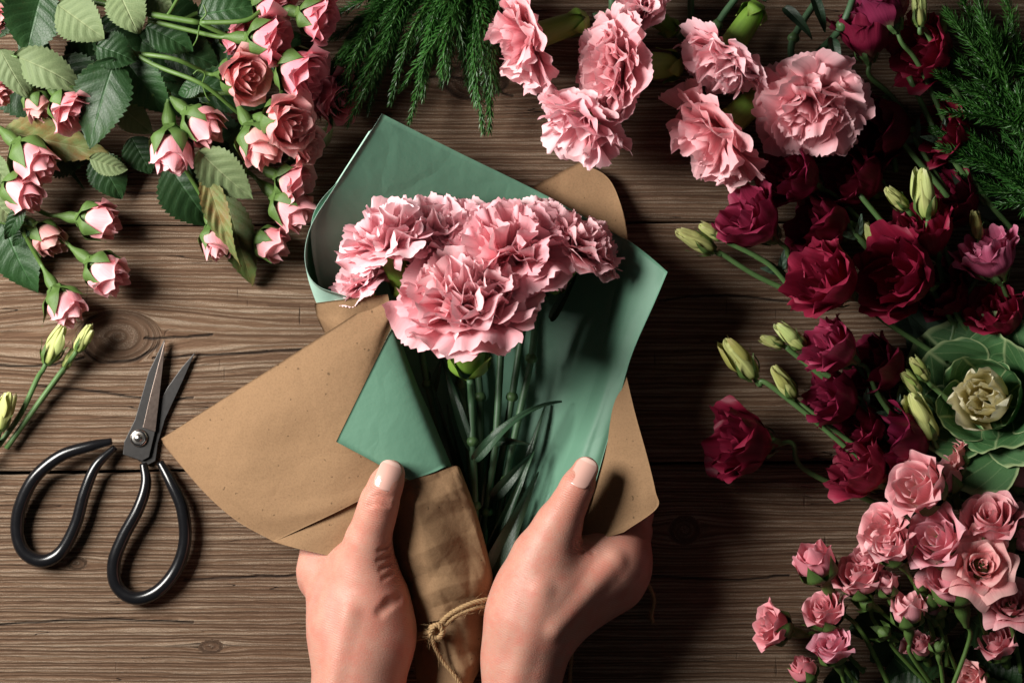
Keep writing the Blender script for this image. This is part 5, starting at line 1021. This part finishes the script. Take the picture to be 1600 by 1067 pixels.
branch('lower needle branch fanning above the mauve-pink bell', [(1640, 340, 36), (1570, 270, 38), (1460, 200, 32)],
       fan(1640, 320, 36, [(1455, 205), (1470, 230), (1500, 272), (1505, 200), (1530, 300), (1545, 240), (1560, 320), (1570, 210), (1590, 250), (1600, 330), (1610, 200), (1585, 300), (1530, 250), (1490, 250), (1515, 225), (1480, 215), (1560, 270), (1590, 220), (1540, 210)], rg, zt=30), 10, tint=(1.0, 1.1, 1.0))
branch('needle tips spilling in from the edge beside the dense branch', [(1660, 120, 50), (1620, 150, 52), (1585, 190, 50)],
       fan(1650, 130, 50, [(1580, 160), (1590, 200), (1600, 240), (1575, 110), (1595, 90), (1610, 280)], rg, zt=48), 11, ln=0.007, tint=(1.2, 1.3, 1.0))
# ------------------------------------------------------------------ jute twine round the wrap
tw = thing('jute_twine', P(700, 960, 0), 'frayed jute twine tied round the kraft wrap between the hands', 'twine')
def twine(pts, r=0.0011, n=110, name='strand', turns=None):
    p = crom([tuple(P(*q)) for q in pts], n); L = np.linalg.norm(np.diff(p, axis=0), axis=1).sum(); t = np.gradient(p, axis=0); t /= np.linalg.norm(t, axis=1)[:, None]
    x = np.cross(t, [0.1, 0.2, 0.97]); x /= np.linalg.norm(x, axis=1)[:, None]; y = np.cross(t, x)
    for k in range(3):
        a = np.linspace(0, L / 0.006 * 6.283, n) + k * 2.094; q = p + r * 0.62 * (np.cos(a)[:, None] * x + np.sin(a)[:, None] * y)
        obj(name, tube_mesh(name, [tuple(c) for c in q], r * 0.72, M_TWINE, 6, n, tw.location), tw)
    rng = np.random.RandomState(len(pts)); vs = []; fs = []
    for k in range(int(L * 1000 * 4.5)):
        i = rng.randint(n); d = rng.randn(3); d /= np.linalg.norm(d); d = d * 0.8 + t[i] * rng.choice([-1, 1]); b = p[i]; l = 0.002 + 0.004 * rng.rand(); w = np.cross(d, rng.randn(3)); w = w / np.linalg.norm(w) * 0.00007
        m = b + d * l * 0.5 + rng.randn(3) * 0.0004; e = b + d * l; j = len(vs); vs += [b - w, b + w, m + w, m - w, e + w * 0.5, e - w * 0.5]; fs += [(j, j + 1, j + 2, j + 3), (j + 3, j + 2, j + 4, j + 5)]
    tag(obj('loose_fibres', mesh('loose_fibres', np.array(vs) - np.array(tw.location), fs, M_TWINE), tw), kind='stuff')
twine([(618, 996, 30), (642, 993, 36), (664, 989, 46), (682, 980, 51), (702, 960, 54), (735, 943, 54), (768, 936, 46), (784, 940, 34)], 0.0013)
twine([(622, 1000, 30), (646, 998, 37), (668, 994, 46), (690, 980, 51), (712, 962, 54), (742, 950, 53), (770, 944, 44), (784, 946, 34)], 0.0010)
twine([(684, 978, 50), (676, 1000, 50), (690, 1030, 47), (715, 1062, 48), (730, 1090, 46)], 0.0009)
twine([(672, 980, 54), (684, 976, 56), (692, 986, 55), (684, 996, 53), (673, 990, 54), (678, 978, 56)], 0.0013, 70)
twine([(1012, 910, 6), (1022, 935, 3), (1018, 960, 2), (1020, 972, 2)], 0.0009, 60)
twine([(900, 1000, 6), (893, 1025, 3), (890, 1070, 2), (888, 1090, 2)], 0.0009, 60)
